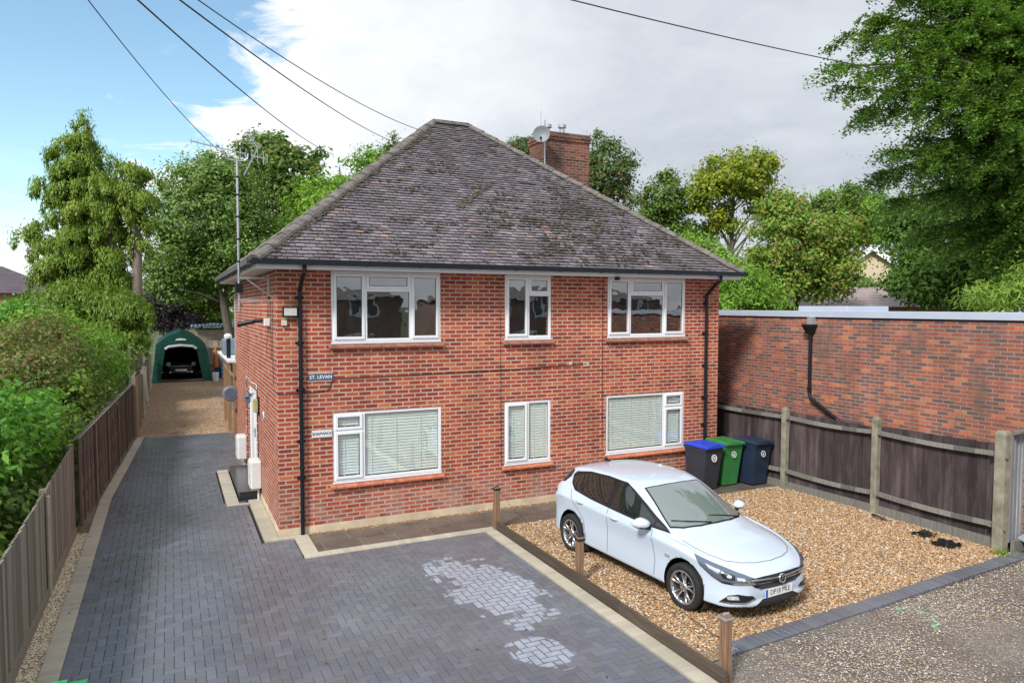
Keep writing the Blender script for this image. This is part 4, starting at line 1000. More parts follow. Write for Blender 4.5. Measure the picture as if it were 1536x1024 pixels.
def feather(a, b, z0, z1a, z1b, mat, par, outn, bw=.10, th=.018, jit=.01):
    a, b = Vector(a), Vector(b); L = (b-a).length; d = (b-a)/L; o = Vector(outn); mb = MB(); n = int(L/bw)
    for i in range(n):
        p = a+d*(bw*(i+.5)); zt = z1a+(z1b-z1a)*(i+.5)/n+random.uniform(-jit, jit)
        ang = .16; ax = d*math.cos(ang)+o*math.sin(ang)
        mb.obox(Vector((p.x, p.y, (z0+zt)/2)), ax*(bw*.52), o*th/2, Vector((0,0,(zt-z0)/2)))
    return mb.build('board_panel', mat, par)
# right-hand fence between concrete posts, seen from its rail side
f = thing('board_fence', 'dark brown closeboard fence with concrete posts along the golden gravel', 'fence', (10.2,-1.2,0))
posts = [(10.13,-1.24,1.76,.12), (10.25,-3.30,1.84,.12), (10.27,-5.52,1.93,.165)]
segs = [((10.15,2.4),(10.15,-1.18)), ((10.17,-1.30),(10.27,-3.24)), ((10.28,-3.36),(10.30,-5.44))]
for (x0, y0), (x1, y1) in segs:
    feather((x0+.05,y0,0), (x1+.05,y1,0), .17, 1.66 if y0 < 0 else 1.62, 1.63 if y0 > -3.3 else 1.70, M_darkwood, f, (1,0,0))
    for z, h in ((1.545, .07), (.40, .075)):
        rb = MB(); N = 6
        for i in range(N):
            t0, t1 = i/N, (i+1)/N; sag = lambda t: -.03*math.sin(math.pi*t)
            rb.beam((x0+(x1-x0)*t0-.01, y0+(y1-y0)*t0, z+sag(t0)+(y0-(y1-y0)*0)*0), (x0+(x1-x0)*t1-.01, y0+(y1-y0)*t1, z+sag(t1)), .07, h)
        rb.build('rail', M_railwood, f)
    g = MB(); g.beam((x0+.02,y0,.085), (x1+.02,y1,.085), .035, .17); g.build('gravel_board', M_railwood, f)
for x, y, h, s in posts:
    p = MB(); hs = s/2; p.box(x-hs, x+hs, y-hs, y+hs, -.05, h-.06); p.v += [(x-hs+.02,y-hs+.02,h),(x+hs-.02,y-hs+.02,h),(x+hs-.02,y+hs-.02,h),(x-hs+.02,y+hs-.02,h)]
    k = len(p.v)-4; p.f.append((k,k+1,k+2,k+3)); p.f += [(4,5,k+1,k),(5,6,k+2,k+1),(6,7,k+3,k+2),(7,4,k,k+3)]; p.f.pop(1)
    po = p.build('post', M_conc, f, bevel=.012, seg=2)
    b = MB()
    for z in (1.545, .40):
        for sy in (-1, 1): b.box(x-hs-.012, x-hs+.02, y+sy*(hs+.005), y+sy*(hs+.05), z-.025, z+.025)
    b.build('bracket', M_galv, po)
f = thing('board_fence', 'pale grey closeboard fence panel at the far right past the last concrete post', 'fence', (10.4,-5.6,0))
feather((10.38,-5.58,0), (14.5,-5.3,0), .14, 1.86, 1.9, wood('silver_wood', (.16,.17,.19), (.34,.36,.38)), f, (0,1,0), bw=.11)
b = MB(); b.beam((10.36,-5.66,1.92), (14.5,-5.38,1.98), .10, .03); b.build('capping', M_railwood, f); b = MB(); b.beam((10.36,-5.66,.09), (14.5,-5.38,.09), .05, .2); b.build('gravel_board', M_railwood, f)

# flat-roofed brick building beyond the fence
gb = thing('flat_roof_building', 'long flat-roofed building with mottled red and blue brick wall and grey fascia', 'building', (10.75,0,0))
GX, GT = 10.78, 3.66
MB().quad((GX,9.5,0),(GX,-9,0),(GX,-9,GT),(GX,9.5,GT)).build('wall', M_brick_garage, gb)
MB().quad((GX,-9,0),(17,-9,0),(17,-9,GT),(GX,-9,GT)).build('wall', M_brick_garage, gb)
MB().box(GX+.02, 17, -9, 9.5, GT-.1, GT+.02).build('roof_deck', M_lead, gb)
b = MB(); b.box(GX-.035, GX+.14, -9.03, 9.53, GT, GT+.135); b.build('fascia', M_lead, gb, bevel=.006)
b = MB(); b.box(GX-.01, GX+.0, -9.03, 9.53, GT-.03, GT); b.build('shadow_strip', M_black, gb)  # black strip standing in for the shade line under the fascia
b = MB(); b.box(11.3, 12.6, -1.75, -.45, GT+.02, GT+.235); b.build('roof_upstand', M_lead, gb, bevel=.01)
hp = MB(); y = -1.33; hp.box(GX-.10, GX, y-.07, y+.07, 3.50, 3.66); hp.build('outlet', M_steel, gb)
hp = MB(); hp.add([(GX-.20,y-.11,3.46),(GX,y-.11,3.46),(GX,y+.11,3.46),(GX-.20,y+.11,3.46),(GX-.14,y-.06,3.32),(GX-.0,y-.06,3.32),(GX-.0,y+.06,3.32),(GX-.14,y+.06,3.32)], [(0,3,2,1),(4,5,6,7),(0,1,5,4),(1,2,6,5),(2,3,7,6),(3,0,4,7)]); hp.box(GX-.21, GX, y-.12, y+.12, 3.46, 3.51); hp.build('hopper', M_black, gb)
hp = MB(); hp.tube([(GX-.07,y,3.34),(GX-.07,y,2.05),(GX-.07,y-.05,1.93),(GX-.07,y-.72,1.58),(GX-.07,y-.78,1.50),(GX-.07,y-.78,.2)], .036, 10)
for z in (3.2, 2.1): hp.lathe((GX-.07,y,z), [(.036,0),(.046,0),(.046,.05),(.036,.05)], 10)
hp.build('downpipe', M_black, gb)

# left-hand fences
f = thing('board_fence', 'weathered grey closeboard fence in the near left corner beside cream pebbles', 'fence', (-3.15,-3,0))
feather((-3.16,-9,0), (-3.12,1.72,0), .12, 1.16, 1.50, M_oldwood, f, (1,0,0), bw=.105)
b = MB(); b.beam((-3.13,-9,.06), (-3.09,1.72,.06), .045, .13); b.build('gravel_board', M_oldwood, f)
for y in (-4.6, -1.05, 1.78):
    b = MB(); zt = 1.18+(y+9)*.032; b.box(-3.19, -3.10, y-.05, y+.05, 0, zt); b.build('post', M_oldwood, f)
b = MB(); b.tube([(-3.085,-1.16,.05), (-3.085,-1.14,1.36)], .028, 8); b.build('post', plain('pale_tube', (.42,.38,.28), .7), f)
f = thing('panel_fence', 'brown waney-lap panel fence with upright battens between hedge and driveway', 'fence', (-2.9,5,0))
def lfx(y): return -3.05+(y-1.8)*.42/9.4
y0 = 1.86
while y0 < 10.9:
    y1 = min(y0+1.83, 11.05); zt = 1.60 if y0 < 10 else 1.55; pb = MB(); z = .12; k = 0
    while z < zt-.05:
        pb.add([(lfx(y0)+.012,y0,z),(lfx(y1)+.012,y1,z),(lfx(y1)-.004,y1,z+.16),(lfx(y0)-.004,y0,z+.16)], [(0,1,2,3)]); pb.add([(lfx(y0)+.012,y0,z),(lfx(y1)+.012,y1,z),(lfx(y1)-.004,y1,z+.004),(lfx(y0)-.004,y0,z+.004)], [(3,2,1,0)]); z += .105; k += 1
    pb.build('slat_panel', M_brownwood, f)
    bt = MB()
    for i in range(5):
        yy = y0+.04+(y1-y0-.08)*i/4; bt.box(lfx(yy)+.012, lfx(yy)+.045, yy-.02, yy+.02, .08, zt)
    bt.build('battens', M_brownwood, f)
    cp = MB(); cp.beam((lfx(y0),y0,zt+.012), (lfx(y1),y1,zt+.012), .07, .025); cp.build('capping', M_railwood, f)
    b = MB(); b.box(lfx(y1)-.03, lfx(y1)+.055, y1-.02, y1+.055, 0, zt-.22+random.uniform(-.1,.2)); b.build('post', M_oldwood, f); y0 = y1+.06
f = thing('garden_gate', 'narrow orange timber gate between tall grey posts beside the tan gravel', 'gate', (-2.55,11.6,0))
for yy in (11.12, 11.55): b = MB(); b.box(-2.64, -2.53, yy-.05, yy+.05, 0, 1.82); b.build('post', M_oldwood, f)
feather((-2.56,11.7,0), (-2.52,13.2,0), .05, 1.75, 1.7, M_newwood, f, (1,0,0), bw=.12)
b = MB(); b.beam((-2.6,11.1,1.80), (-2.56,12.2,1.86), .05, .05); b.build('capping', M_railwood, f)
f = thing('panel_fence', 'far left timber fence leading back to the green canopy', 'fence', (-2.6,20,0))
yy = 13.3
while yy < 27.2:
    feather((-2.56,yy,0), (-2.54,yy+1.75,0), .1, 1.45, 1.4, M_oldwood, f, (1,0,0), bw=.12)
    b = MB(); b.box(-2.62, -2.46, yy-.07, yy+.02, 0, 1.55); b.build('post', M_oldwood, f); yy += 1.83

# timber edging board, bollards and chain
e = MB()
for i in range(3):
    ya, yb = -1.1-i*1.9, -1.1-(i+1)*1.9+.004; e.box(3.435, 3.485, yb, ya, -.02, .17+.004*(i % 2))
o = e.build('edging_board', M_sleeper); tag(o, 'long dark timber edging board between cream border and golden gravel', 'edging')
bl_ = []
for i, (x, y, h, lab) in enumerate(((3.45,-1.16,.77,'short timber bollard nearest the house wall'), (3.54,-3.78,.66,'short timber bollard in front of the car rear wheel'), (3.53,-6.70,.72,'short timber bollard at the front corner by the forecourt'))):
    t = thing('timber_bollard', lab, 'bollard', (x, y, 0), 'timber bollards along the edging board')
    b = MB(); s = .048 if i != 1 else .046; b.box(x-s, x+s, y-s, y+s, -.03, h); b.build('post', M_bolwood, t, bevel=.006)
    b = MB(); b.box(x-s-.008, x+s+.008, y-s-.008, y+s+.008, h-.045, h-.02); b.box(x-s+.01, x+s-.01, y-.012, y+.012, h-.02, h+.012); b.build('strap', M_black if i < 2 else M_steel, t)
def chain(pts, label):
    P = [Vector(p) for p in pts]; out = []
    for i in range(len(P)-1):
        for k in range(8):
            t = k/8; out.append(P[i].lerp(P[i+1], t))
    out.append(P[-1]); mb = MB(); acc = 0; side = 0
    for a, b2 in zip(out, out[1:]):
        L = (b2-a).length; n = max(1, int(L/.030)); d = (b2-a)/L; s1 = d.cross(Vector((0,0,1))).normalized(); s2 = s1.cross(d)
        for k in range(n):
            c = a+d*(L*(k+.5)/n); ax = (s1 if side else s2)*.009; side ^= 1
            mb.tube([c-d*.015+ax*.6, c-d*.008+ax, c+d*.008+ax, c+d*.015+ax*.6], .0028, 4, False); mb.tube([c-d*.015-ax*.6, c-d*.008-ax, c+d*.008-ax, c+d*.015-ax*.6], .0028, 4, False)
    o = mb.build('sagging_chain', plain('rusty_chain', (.06,.045,.04), .6, .5)); tag(o, label, 'chain', 'chains hung between the bollards')
chain([(3.46,-1.2,.74),(3.68,-1.42,.38),(3.92,-1.68,.12),(4.05,-1.9,.035),(4.12,-2.35,.03),(3.95,-2.9,.03),(3.72,-3.4,.22),(3.56,-3.74,.62)], 'dark chain sagging onto gravel between the wall-end bollard and the rear-wheel bollard')
chain([(3.56,-3.82,.60),(3.75,-4.0,.25),(4.0,-4.3,.04),(4.12,-4.7,.035),(4.18,-5.3,.035),(4.1,-5.9,.04),(3.8,-6.4,.28),(3.56,-6.66,.66)], 'dark chain lying on gravel below the car front wheel to the corner bollard')

# doorstep, boxes, lamp
st = thing('door_step', 'low dark tiled step outside the white side door', 'step', (-.2,4,0))
b = MB(); b.box(-.40,-.013,2.78,5.35,.0,.15); b.build('riser', plain('dark_step', (.03,.033,.04), .35), st, bevel=.008)
b = MB(); b.box(-.415,-.013,2.765,5.36,.152,.172); b.build('tread', plain('step_tiles', (.055,.06,.07), .22), st, bevel=.006)
def meterbox(y0, lab, dz=0):
    t = thing('meter_box', lab, 'meter box', (-.1, y0, .3), 'meter boxes on the side wall')
    b = MB(); b.box(-.21, -.001, y0, y0+.46, .27+dz, .82+dz); b.build('case', M_boxw, t, bevel=.03, seg=3)
    b = MB(); b.box(-.222, -.212, y0+.03, y0+.43, .30+dz, .79+dz); d_ = b.build('cover', M_boxw, t, bevel=.006); b = MB(); b.box(-.23, -.223, y0+.06, y0+.09, .5+dz, .56+dz); k = b.build('latch', M_steel, d_)
    b = MB(); b.tube([(-.06, y0+.1, .28+dz), (-.06, y0+.1, .0)], .02, 6); b.build('supply_pipe', M_boxw, t)
meterbox(2.46, 'white meter box on the side wall nearest the house corner')
meterbox(5.46, 'white meter box on the side wall beyond the doorstep', .0)
t = thing('wall_lantern', 'small blue-grey lantern lamp fixed beside the side door', 'wall lamp', (-.1,3.6,1.95))
b = MB(); b.lathe((-.13,3.62,1.83), [(.03,0),(.05,.02),(.055,.14),(.0,.15)], 8); b.build('lamp_glass', M_lampg, t); b = MB(); b.lathe((-.13,3.62,1.98), [(.10,0),(.02,.09),(0,.1)], 8); b.box(-.13,-.001,3.61,3.63,2.02,2.04); b.build('hood', plain('lantern_blue', (.09,.12,.18), .4), t)
t = thing('key_safe', 'small yellow-green box mounted on black backplate beside the side door', 'wall box', (-.05,2.75,1.9)); b = MB(); b.box(-.11,-.03,2.68,2.84,1.76,2.02); b.build('cover', M_greenplate, t, bevel=.008); b = MB(); b.box(-.03,-.001,2.66,2.86,1.70,2.06); b.build('backplate', M_black, t)
t = thing('fairy_lights', 'string of small lights draped round the side door frame', 'string lights', (-.02,4,2))
b = MB(); pth = [(-.012,2.98,z) for z in (.3,.9,1.5,2.2)]+[(-.012,y,2.26+.02*math.sin(y*9)) for y in (3.0,3.5,4.0,4.5,5.1)]+[(-.012,5.15,z) for z in (2.2,1.5,.9,.3)]; b.tube(pth, .008, 5); b.build('cable', M_cable, t)
b = MB()
for i in range(len(pth)-1):
    for k in range(3): p = Vector(pth[i]).lerp(Vector(pth[i+1]), k/3); b.lathe(p+Vector((-.01,0,0)), [(.0,-.015),(.018,0),(.0,.015)], 6)
b.build('bulbs', M_lettr, t)
t = thing('oval_plaque', 'small white oval plaque on the side wall near the house corner', 'plaque', (0,2.2,1.8)); b = MB(); b.prism([(2.0+.11*math.cos(a), 1.78+.085*math.sin(a)) for a in [i*math.pi/8 for i in range(16)]], lambda u, v, d: (d, u, v), -.02, -.001); b.build('plate', M_boxw, t, fix=True); b = MB(); b.prism([(2.0+.05*math.cos(a), 1.78+.05*math.sin(a)) for a in [i*math.pi/8 for i in range(16)]], lambda u, v, d: (d, u, v), -.024, -.0205); b.build('dark_motif', M_slateplate, t, fix=True)

# name plaques, flood light, junction box, security camera
def plaque(name, x0, x1, z0, z1, txt, pm, lm, lab, size):
    t = thing(name, lab, 'sign', (x0, 0, z0)); b = MB(); b.box(x0, x1, -.014, -.001, z0, z1); p = b.build('plate', pm, t, bevel=.003)
    text_mesh('lettering', txt, size, lm, t, FACE_FRONT((x0+x1)/2, -.0155, (z0+z1)/2)); return t
t = plaque('name_plaque', .50, .91, 2.615, 2.745, 'ST. LEVAN', M_slateplate, M_lettr, 'dark blue name plaque beside the left downpipe reading ST. LEVAN', .082)
b = MB(); b.box(.497,.913,-.012,-.0005,2.741,2.752); b.box(.497,.913,-.012,-.0005,2.608,2.619); b.build('rim', M_lettr, t)
t = plaque('name_plaque', .545, .885, 1.655, 1.775, 'SHAPWICK', M_boxw, M_lettd, 'pale name plaque left of the lower window reading SHAPWICK', .066)
t = thing('flood_light', 'black framed floodlight high on the wall beside the left downpipe', 'floodlight', (.2,-.05,3.8))
b = MB(); b.box(.09,.335,-.085,-.03,3.70,3.865); b.build('housing', M_black, t, bevel=.006); b = MB(); b.box(.112,.313,-.091,-.086,3.722,3.845); b.build('lens', plain('lamp_lens', (.55,.56,.52), .25), t); b = MB(); b.box(.19,.23,-.05,-.001,3.74,3.80); b.tube([(.15,-.04,3.70),(.15,-.03,3.66)], .015, 6); b.build('bracket', M_steel, t)
t = MB(); t.box(.075,.165,-.045,-.001,3.555,3.645); o = t.build('junction_box', plain('cream_plastic', (.62,.58,.44), .5), bevel=.006); tag(o, 'small cream junction box under the floodlight', 'junction box')
t = thing('security_camera', 'dark camera arm on white base high on the side wall', 'camera', (-.05,.85,3.6)); b = MB(); b.box(-.10,-.001,.80,.93,3.53,3.66); b.build('base', M_boxw, t, bevel=.008); b = MB(); b.tube([(-.12,.9,3.63),(-.25,1.0,3.61),(-.5,1.15,3.55)], [.03,.035,.045], 8); b.build('camera_arm', M_black, t)
t = thing('hose_reel', 'round grey wall-mounted drum low on the far end of the side wall', 'hose reel', (-.15,8.0,1.55))
b = MB(); b.lathe((-.17,7.95,1.55), [(0,0),(.17,.0),(.20,.03),(.20,.20),(.0,.2)], 26, axis=(0,1,0)); b.build('drum', plain('drum_grey', (.16,.19,.25), .45), t); b = MB(); b.lathe((-.17,7.945,1.55), [(.0,0),(.14,0)], 26, axis=(0,1,0)); b.build('hub', plain('drum_face', (.10,.12,.17), .4), t); b = MB(); b.box(-.15,.0,8.0,8.1,1.36,1.42); b.box(-.15,-.10,8.0,8.1,1.1,1.4); b.build('bracket', M_galv, t)

# aerial mast on brackets, two aerials
t = thing('aerial_mast', 'tall galvanised aerial mast on brackets at the side wall with two television aerials', 'aerial', (-.5,.82,4))
MX, MY = -.50, .80
b = MB(); b.tube([(MX,MY,3.78),(MX,MY,6.34)], .021, 10); b.build('mast', M_galv, t)
b = MB()
for z in (4.62,5.0,5.38,5.75,6.05): b.lathe((MX,MY,z), [(.022,0),(.025,0),(.025,.03),(.022,.03)], 10)
b.build('tape_bands', M_black, t)
for z, br in ((4.36, True), (3.98, False)):
    b = MB(); b.beam((-.001,MY,z),(MX-.03,MY,z),.04,.035); 
    b.box(-.03,-.001,MY-.04,MY+.04,z-.36 if br else z-.04,z+.06)
    if br: b.beam((-.01,MY,z-.30),(MX+.12,MY,z-.02),.03,.02)
    b.build('wall_bracket', M_galv, t)
b = MB(); b.box(MX-.06,MX+.06,MY-.05,MY+.05,4.10,4.26); b.tube([(MX,MY,4.1),(MX-.01,MY,3.95),(MX+.06,MY,3.86)], .008, 5); b.build('amplifier_box', M_black, t)
b = MB(); b.tube([(MX-.20,MY,6.47),(MX-.19,MY,6.39),(MX-.14,MY,6.345),(MX,MY,6.335),(MX+.12,MY,6.345),(MX+.17,MY,6.39),(MX+.18,MY,6.47)], .014, 8); b.build('cradle', M_galv, t)
a0, a1 = Vector((-1.22,.62,6.56)), Vector((-.02,.95,6.44)); dd = (a1-a0).normalized(); sd = Vector((-dd.y, dd.x, 0)).normalized()
b = MB(); b.beam(a0, a1, .018, .018)
for i in range(13):
    c = a0+(a1-a0)*(i/12.5+.01); l = .045+.006*i; b.tube([c-Vector((0,0,l)), c+Vector((0,0,l))], .006, 5)
ye = b.build('yagi_aerial', M_galv, t); b = MB(); c = a1; 
for s1 in (-.08, .08): b.tube([c+Vector((0,0,-.07))+sd*s1, c+Vector((0,0,.07))+sd*s1], .006, 5)
b.build('reflector', M_galv, ye)
a0, a1 = Vector((-.38,.95,6.13)), Vector((-.14,1.0,6.62)); b = MB(); b.beam(a0, a1, .018, .018)
for i in range(4):
    c = a1+Vector((-.05-.05*i, .02, -.02+.09*i*.9)); 
a2 = Vector((-.32,.98,6.86)); b.beam(a1, a2, .016, .016); cs_ = (a2-a1)
for i in range(7):
    c = a1+cs_*(i/6); b.tube([c+Vector((-.05,-.10,-.035)), c+Vector((.05,.10,.035))], .006, 5)
b.tube([a1+Vector((-.05,-.1,-.03)), a2+Vector((-.05,-.1,-.03))], .005, 5); b.tube([a1+Vector((.05,.1,.03)), a2+Vector((.05,.1,.03))], .005, 5)
b.build('yagi_aerial', M_galv, t)
b = MB(); b.lathe((MX+.19,MY+.05,6.45), [(.03,-.06),(.04,0),(.03,.1)], 8); b.build('dipole_box', M_black, t)

# satellite dish on its pole at the chimney corner
t = thing('satellite_dish', 'grey satellite dish on a pole at the left corner of the chimney', 'satellite dish', (7.62,4.92,8))
dc = Vector((7.42,4.72,8.45)); dn = Vector((-.50,-.85,.12)).normalized(); b = MB(); b.lathe(dc, [(0,-.03),(.10,-.022),(.18,.002),(.222,.03),(.228,.03),(.18,-.01),(.10,-.034),(0,-.042)], 30, axis=dn); b.build('dish', plain('dish_grey', (.20,.23,.24), .5, var=.1), t, smooth=True)
b = MB(); b.tube([(7.64,4.93,7.55),(7.64,4.93,8.9)], .02, 8); b.tube([(7.64,4.93,8.3),(7.55,4.85,8.38),tuple(dc-dn*.04)], .018, 6); b.tube([(7.64,4.93,7.75),(7.75,5.0,7.75)], .015, 6); b.tube([(7.64,4.93,8.15),(7.75,5.0,8.15)], .015, 6); b.build('pole', M_galv, t)
b = MB(); b.tube([tuple(dc-Vector((0,0,.24))+dn*.0), tuple(dc-Vector((.0,0,.20))+dn*.28)], .012, 6); b.lathe(dc-Vector((0,0,.19))+dn*.28, [(.03,-.05),(.035,0),(.02,.06),(0,.06)], 8, axis=dn); b.build('feed_arm', M_black, t)
b = MB(); b.tube([(7.55,5.0,8.45),(7.56,5.0,9.15)], .008, 5); b.build('whip_aerial', M_steel, t)

# overhead cables
def cable(p0, p1, sag, label, r=.014):
    p0, p1 = Vector(p0), Vector(p1); P = []
    for i in range(25): s = i/24; q = p0.lerp(p1, s); q.z -= sag*4*s*(1-s); P.append(q)
    o = MB().tube(P, r, 6).build('overhead_cable', M_cable); tag(o, label, 'cable', 'overhead cables'); return o
cable(at(60,-95,6.0), at(328,226,13.2), .12, 'overhead cable running down to the aerial mast', .006)
cable(at(140,-60,7.0), at(500,232,30), .25, 'overhead cable crossing the blue sky towards the trees left of the roof', .011)
cable(at(190,-60,8.0), at(604,217,34), .3, 'lower of the two cables reaching the roof hip from the upper left', .012)
cable(at(220,-55,8.0), at(626,194,19), .2, 'upper of the two cables reaching the roof hip from the upper left', .008)
cable(at(700,-40,9.0), at(1640,150,20), .25, 'single cable crossing the grey sky into the big tree', .009)

# wheelie bins
def bin_(loc, body, lid, lab, rz=0, grp='wheelie bins at the end of the path', logo=0):
    t = thing('wheelie_bin', lab, 'bin', (0,0,0), grp)
    b = MB(); w0, w1, d0, d1, H = .40, .50, .46, .60, .92      # tapering body, front at -Y
    def ring(w, d, yo, z): return [(-w/2,-d/2+yo,z),(w/2,-d/2+yo,z),(w/2,d/2+yo,z),(-w/2,d/2+yo,z)]
    b.add(ring(w0,d0,.04,.03)+ring(w1-.01,d1-.01,0,H-.10)+ring(w1,d1,0,H-.10)+ring(w1+.015,d1+.01,0,H-.01), [(3,2,1,0)]+[(4*k+i,4*k+(i+1)%4,4*k+4+(i+1)%4,4*k+4+i) for k in range(3) for i in range(4)])
    bo = b.build('body', body, t, bevel=.018, seg=2)
    r = MB(); r.add([(-.13,-.198,.12),(.13,-.198,.12),(.16,-.302,.78),(-.16,-.302,.78),(-.12,-.188,.13),(.12,-.188,.13),(.15,-.292,.77),(-.15,-.292,.77)], [(0,1,2,3)])
    l = MB(); l.add([(-.27,-.36,H-.01),(.27,-.36,H-.01),(.27,.30,H+.0),(-.27,.30,H+.0),(-.265,-.355,H+.035),(.265,-.355,H+.035),(.265,.30,H+.05),(-.265,.30,H+.05),(-.21,-.27,H+.055),(.21,-.27,H+.055),(.21,.24,H+.07),(-.21,.24,H+.07)],
               [(3,2,1,0)]+[(4*k+i,4*k+(i+1)%4,4*k+4+(i+1)%4,4*k+4+i) for k in range(2) for i in range(4)]+[(8,9,10,11)])
    lo = l.build('lid', lid, t, bevel=.01, seg=2); h_ = MB(); h_.box(-.13,.13,-.355,-.335,H+.035,H+.06); h_.box(-.13,-.10,-.335,-.27,H+.04,H+.06); h_.box(.10,.13,-.335,-.27,H+.04,H+.06); h_.build('lid_handle', lid, lo, bevel=.004)
    hd = MB(); hd.tube([(-.23,.30,H-.06),(-.23,.36,H-.03),(.23,.36,H-.03),(.23,.30,H-.06)], .014, 8); hd.build('handle', body, t)
    for s in (-1, 1): w = MB(); w.lathe((s*.21,.24,.10), [(.0,-.025),(.09,-.025),(.10,-.015),(.10,.015),(.09,.025),(0,.025)], 20, axis=(1,0,0)); w.build('wheel', M_tyre, t)
    lg = MB(); zc, yc = .70, -.2985
    lg.lathe((0,yc-.002,zc), [(.052,0),(.052,.003),(.066,.003),(.066,0)] if logo == 0 else [(.058,0),(.058,.003),(.078,.003),(.078,0)], 24, axis=(0,-1,.17))
    emb = lg.build('emblem', M_lettr, t)
    c_ = MB()
    if logo == 0: c_.prism([(-.025,-.028),(.025,-.028),(.018,.0),(.012,.022),(0,.034),(-.014,.02),(-.02,.0)], lambda u, v, d: (u, yc-.003-d+v*-.16*-1*-1, zc+v), 0, .003)
    else:
        for i in range(3): c_.box(-.035, .035, yc-.007, yc-.004, zc-.03+i*.024, zc-.014+i*.024)
    c_.build('motif', M_lettr, emb, fix=True)
    t.location = loc; t.rotation_euler.z = R(rz); return t
def plast(n, c): return plain(n, c, .42, var=.15, scale=3, spec=.5)
MG, MBn, MGr, MBl = plast('bin_green', (.035,.20,.055)), plast('bin_navy', (.018,.032,.065)), plast('bin_charcoal', (.03,.036,.05)), plast('lid_blue', (.015,.06,.55))
bin_((8.55,-.52,.03), MGr, MBl, 'charcoal wheelie bin with bright blue lid', 6, logo=1)
bin_((9.22,-.40,.03), MG, MG, 'all green wheelie bin between the other two', 2)
bin_((9.83,-.62,.03), MBn, MBn, 'navy blue wheelie bin beside the dark fence', 3)
MGG = plast('bin_bright_green', (.02,.28,.09))
bin_((-2.46,-6.27,.03), MGG, MGG, 'bright green bin lid edge at the bottom left corner', 180, grp=None or 'wheelie bins in the corner')

# black plastic scraps, offcut panel, spray mark
def scrap(name, c, sx, sy, lab):
    mb = MB(); n = 9; vs = []
    for j in range(n):
        for i in range(n):
            u, v = i/(n-1)*2-1, j/(n-1)*2-1; r = 1-.35*abs(math.sin(3*u+2*v+sx*9))
            vs.append((c[0]+u*sx*r, c[1]+v*sy*(1-.4*abs(math.sin(4*u+sy*7))), .03+.05*abs(math.sin(5*u+1.3*v))*random.random()+.02*random.random()))
    mb.add(vs, [(j*n+i, j*n+i+1, (j+1)*n+i+1, (j+1)*n+i) for j in range(n-1) for i in range(n-1) if random.random() < .85])
    o = mb.build(name, plain('black_polythene', (.01,.012,.014), .25)); tag(o, lab, 'plastic scrap'); return o
scrap('plastic_scrap', (9.85,-4.55), .22, .16, 'smaller crumpled black plastic scrap on gravel against the fence')
scrap('plastic_scrap', (9.72,-5.02), .26, .24, 'larger crumpled black plastic scrap on gravel nearer the road')
o = MB().tube([(10.0,-3.75,.04),(9.95,-3.6,.09),(10.0,-3.45,.07)], .02, 6).build('hose_offcut', M_cable); tag(o, 'short curled black hose offcut at the foot of the fence', 'hose')
b = MB(); b.obox((10.95,-5.82,.13), (.36,.06,.02), (-.05,.25,.10), (0,-.003,.008)); o = b.build('glass_offcut', plain('pale_panel', (.30,.36,.38), .15)); tag(o, 'pale offcut sheet leaning on the ground below the grey fence', 'sheet')
b = MB()
for (x0_, y0_), (x1_, y1_) in (((6.75,-6.27),(6.98,-6.30)), ((6.98,-6.40),(7.02,-6.55)), ((6.95,-6.62),(6.86,-6.74)), ((6.86,-6.78),(6.70,-6.80))): b.beam((x0_,y0_,.002), (x1_,y1_,.002), .035, .003)
structure(b.build('spray_mark', plain('green_spray', (.20,.50,.30), .8)))
# ------------------------------------------------------------------ canopy garage, rear yard, distant buildings
M_tent = NT('green_canvas'); M_tent.col(M_tent.ramp(M_tent.noise(M_tent.tex(), 3, 4), [(.3, (.003,.045,.032)), (.7, (.006,.075,.052))])); M_tent.set(Roughness=.38); M_tent.bump(M_tent.noise(M_tent.tex(), 6, 3), .02); M_tent = M_tent.m
t = thing('canopy_garage', 'dark green fabric canopy garage at the end of the gravel drive', 'tent', (-1.1,28,0))
prof = [(-2.52,0.02),(-2.36,1.1),(-2.28,1.93),(-1.78,2.32),(-1.13,2.60),(-.50,2.32),(.02,1.93),(.18,1.1),(.32,0.02)]
b = MB()
for k in range(7):
    y0, y1 = 28+k*.85, 28+(k+1)*.85-.0
    for (u0, v0), (u1, v1) in zip(prof, prof[1:]): b.quad((u0,y0,v0),(u0,y1,v0),(u1,y1,v1),(u1,y0,v1))
b.build('cover', M_tent, t)
op = [(-2.10,0.02),(-1.96,1.0),(-1.86,1.66),(-1.70,1.78),(-1.13,1.84),(-.56,1.78),(-.40,1.66),(-.28,1.0),(-.10,0.02)]
b = MB(); b.add([(u,28,v) for u, v in prof]+[(u,27.98,v) for u, v in op], [(i,i+1,i+10,i+9) for i in range(8)]); b.build('front_panel', M_tent, t, fix=True)
b = MB(); b.tube([(u-.0,27.95,v+.02) for u, v in op[2:7]], .07, 10); b.build('rolled_door', plain('pale_roll', (.50,.53,.56), .5), t)
b = MB(); b.quad(*[(u,33.9,v) for u, v in prof]); b.build('back_panel', M_tent, t)
b = MB(); b.prism([(-1.4,2.12),(-.85,2.12),(-.93,2.2),(-1.13,2.23),(-1.32,2.2)], lambda u, v, d: (u, 27.94+d, v), 0, .03); b.build('vent_flap', M_white, t)
b = MB(); b.box(-2.6,.45,27.5,28.1,.02,.05); o = b.build('ground_mat', plain('black_mat', (.03,.032,.04), .6)); tag(o, 'dark ground sheet across the mouth of the canopy garage', 'mat')
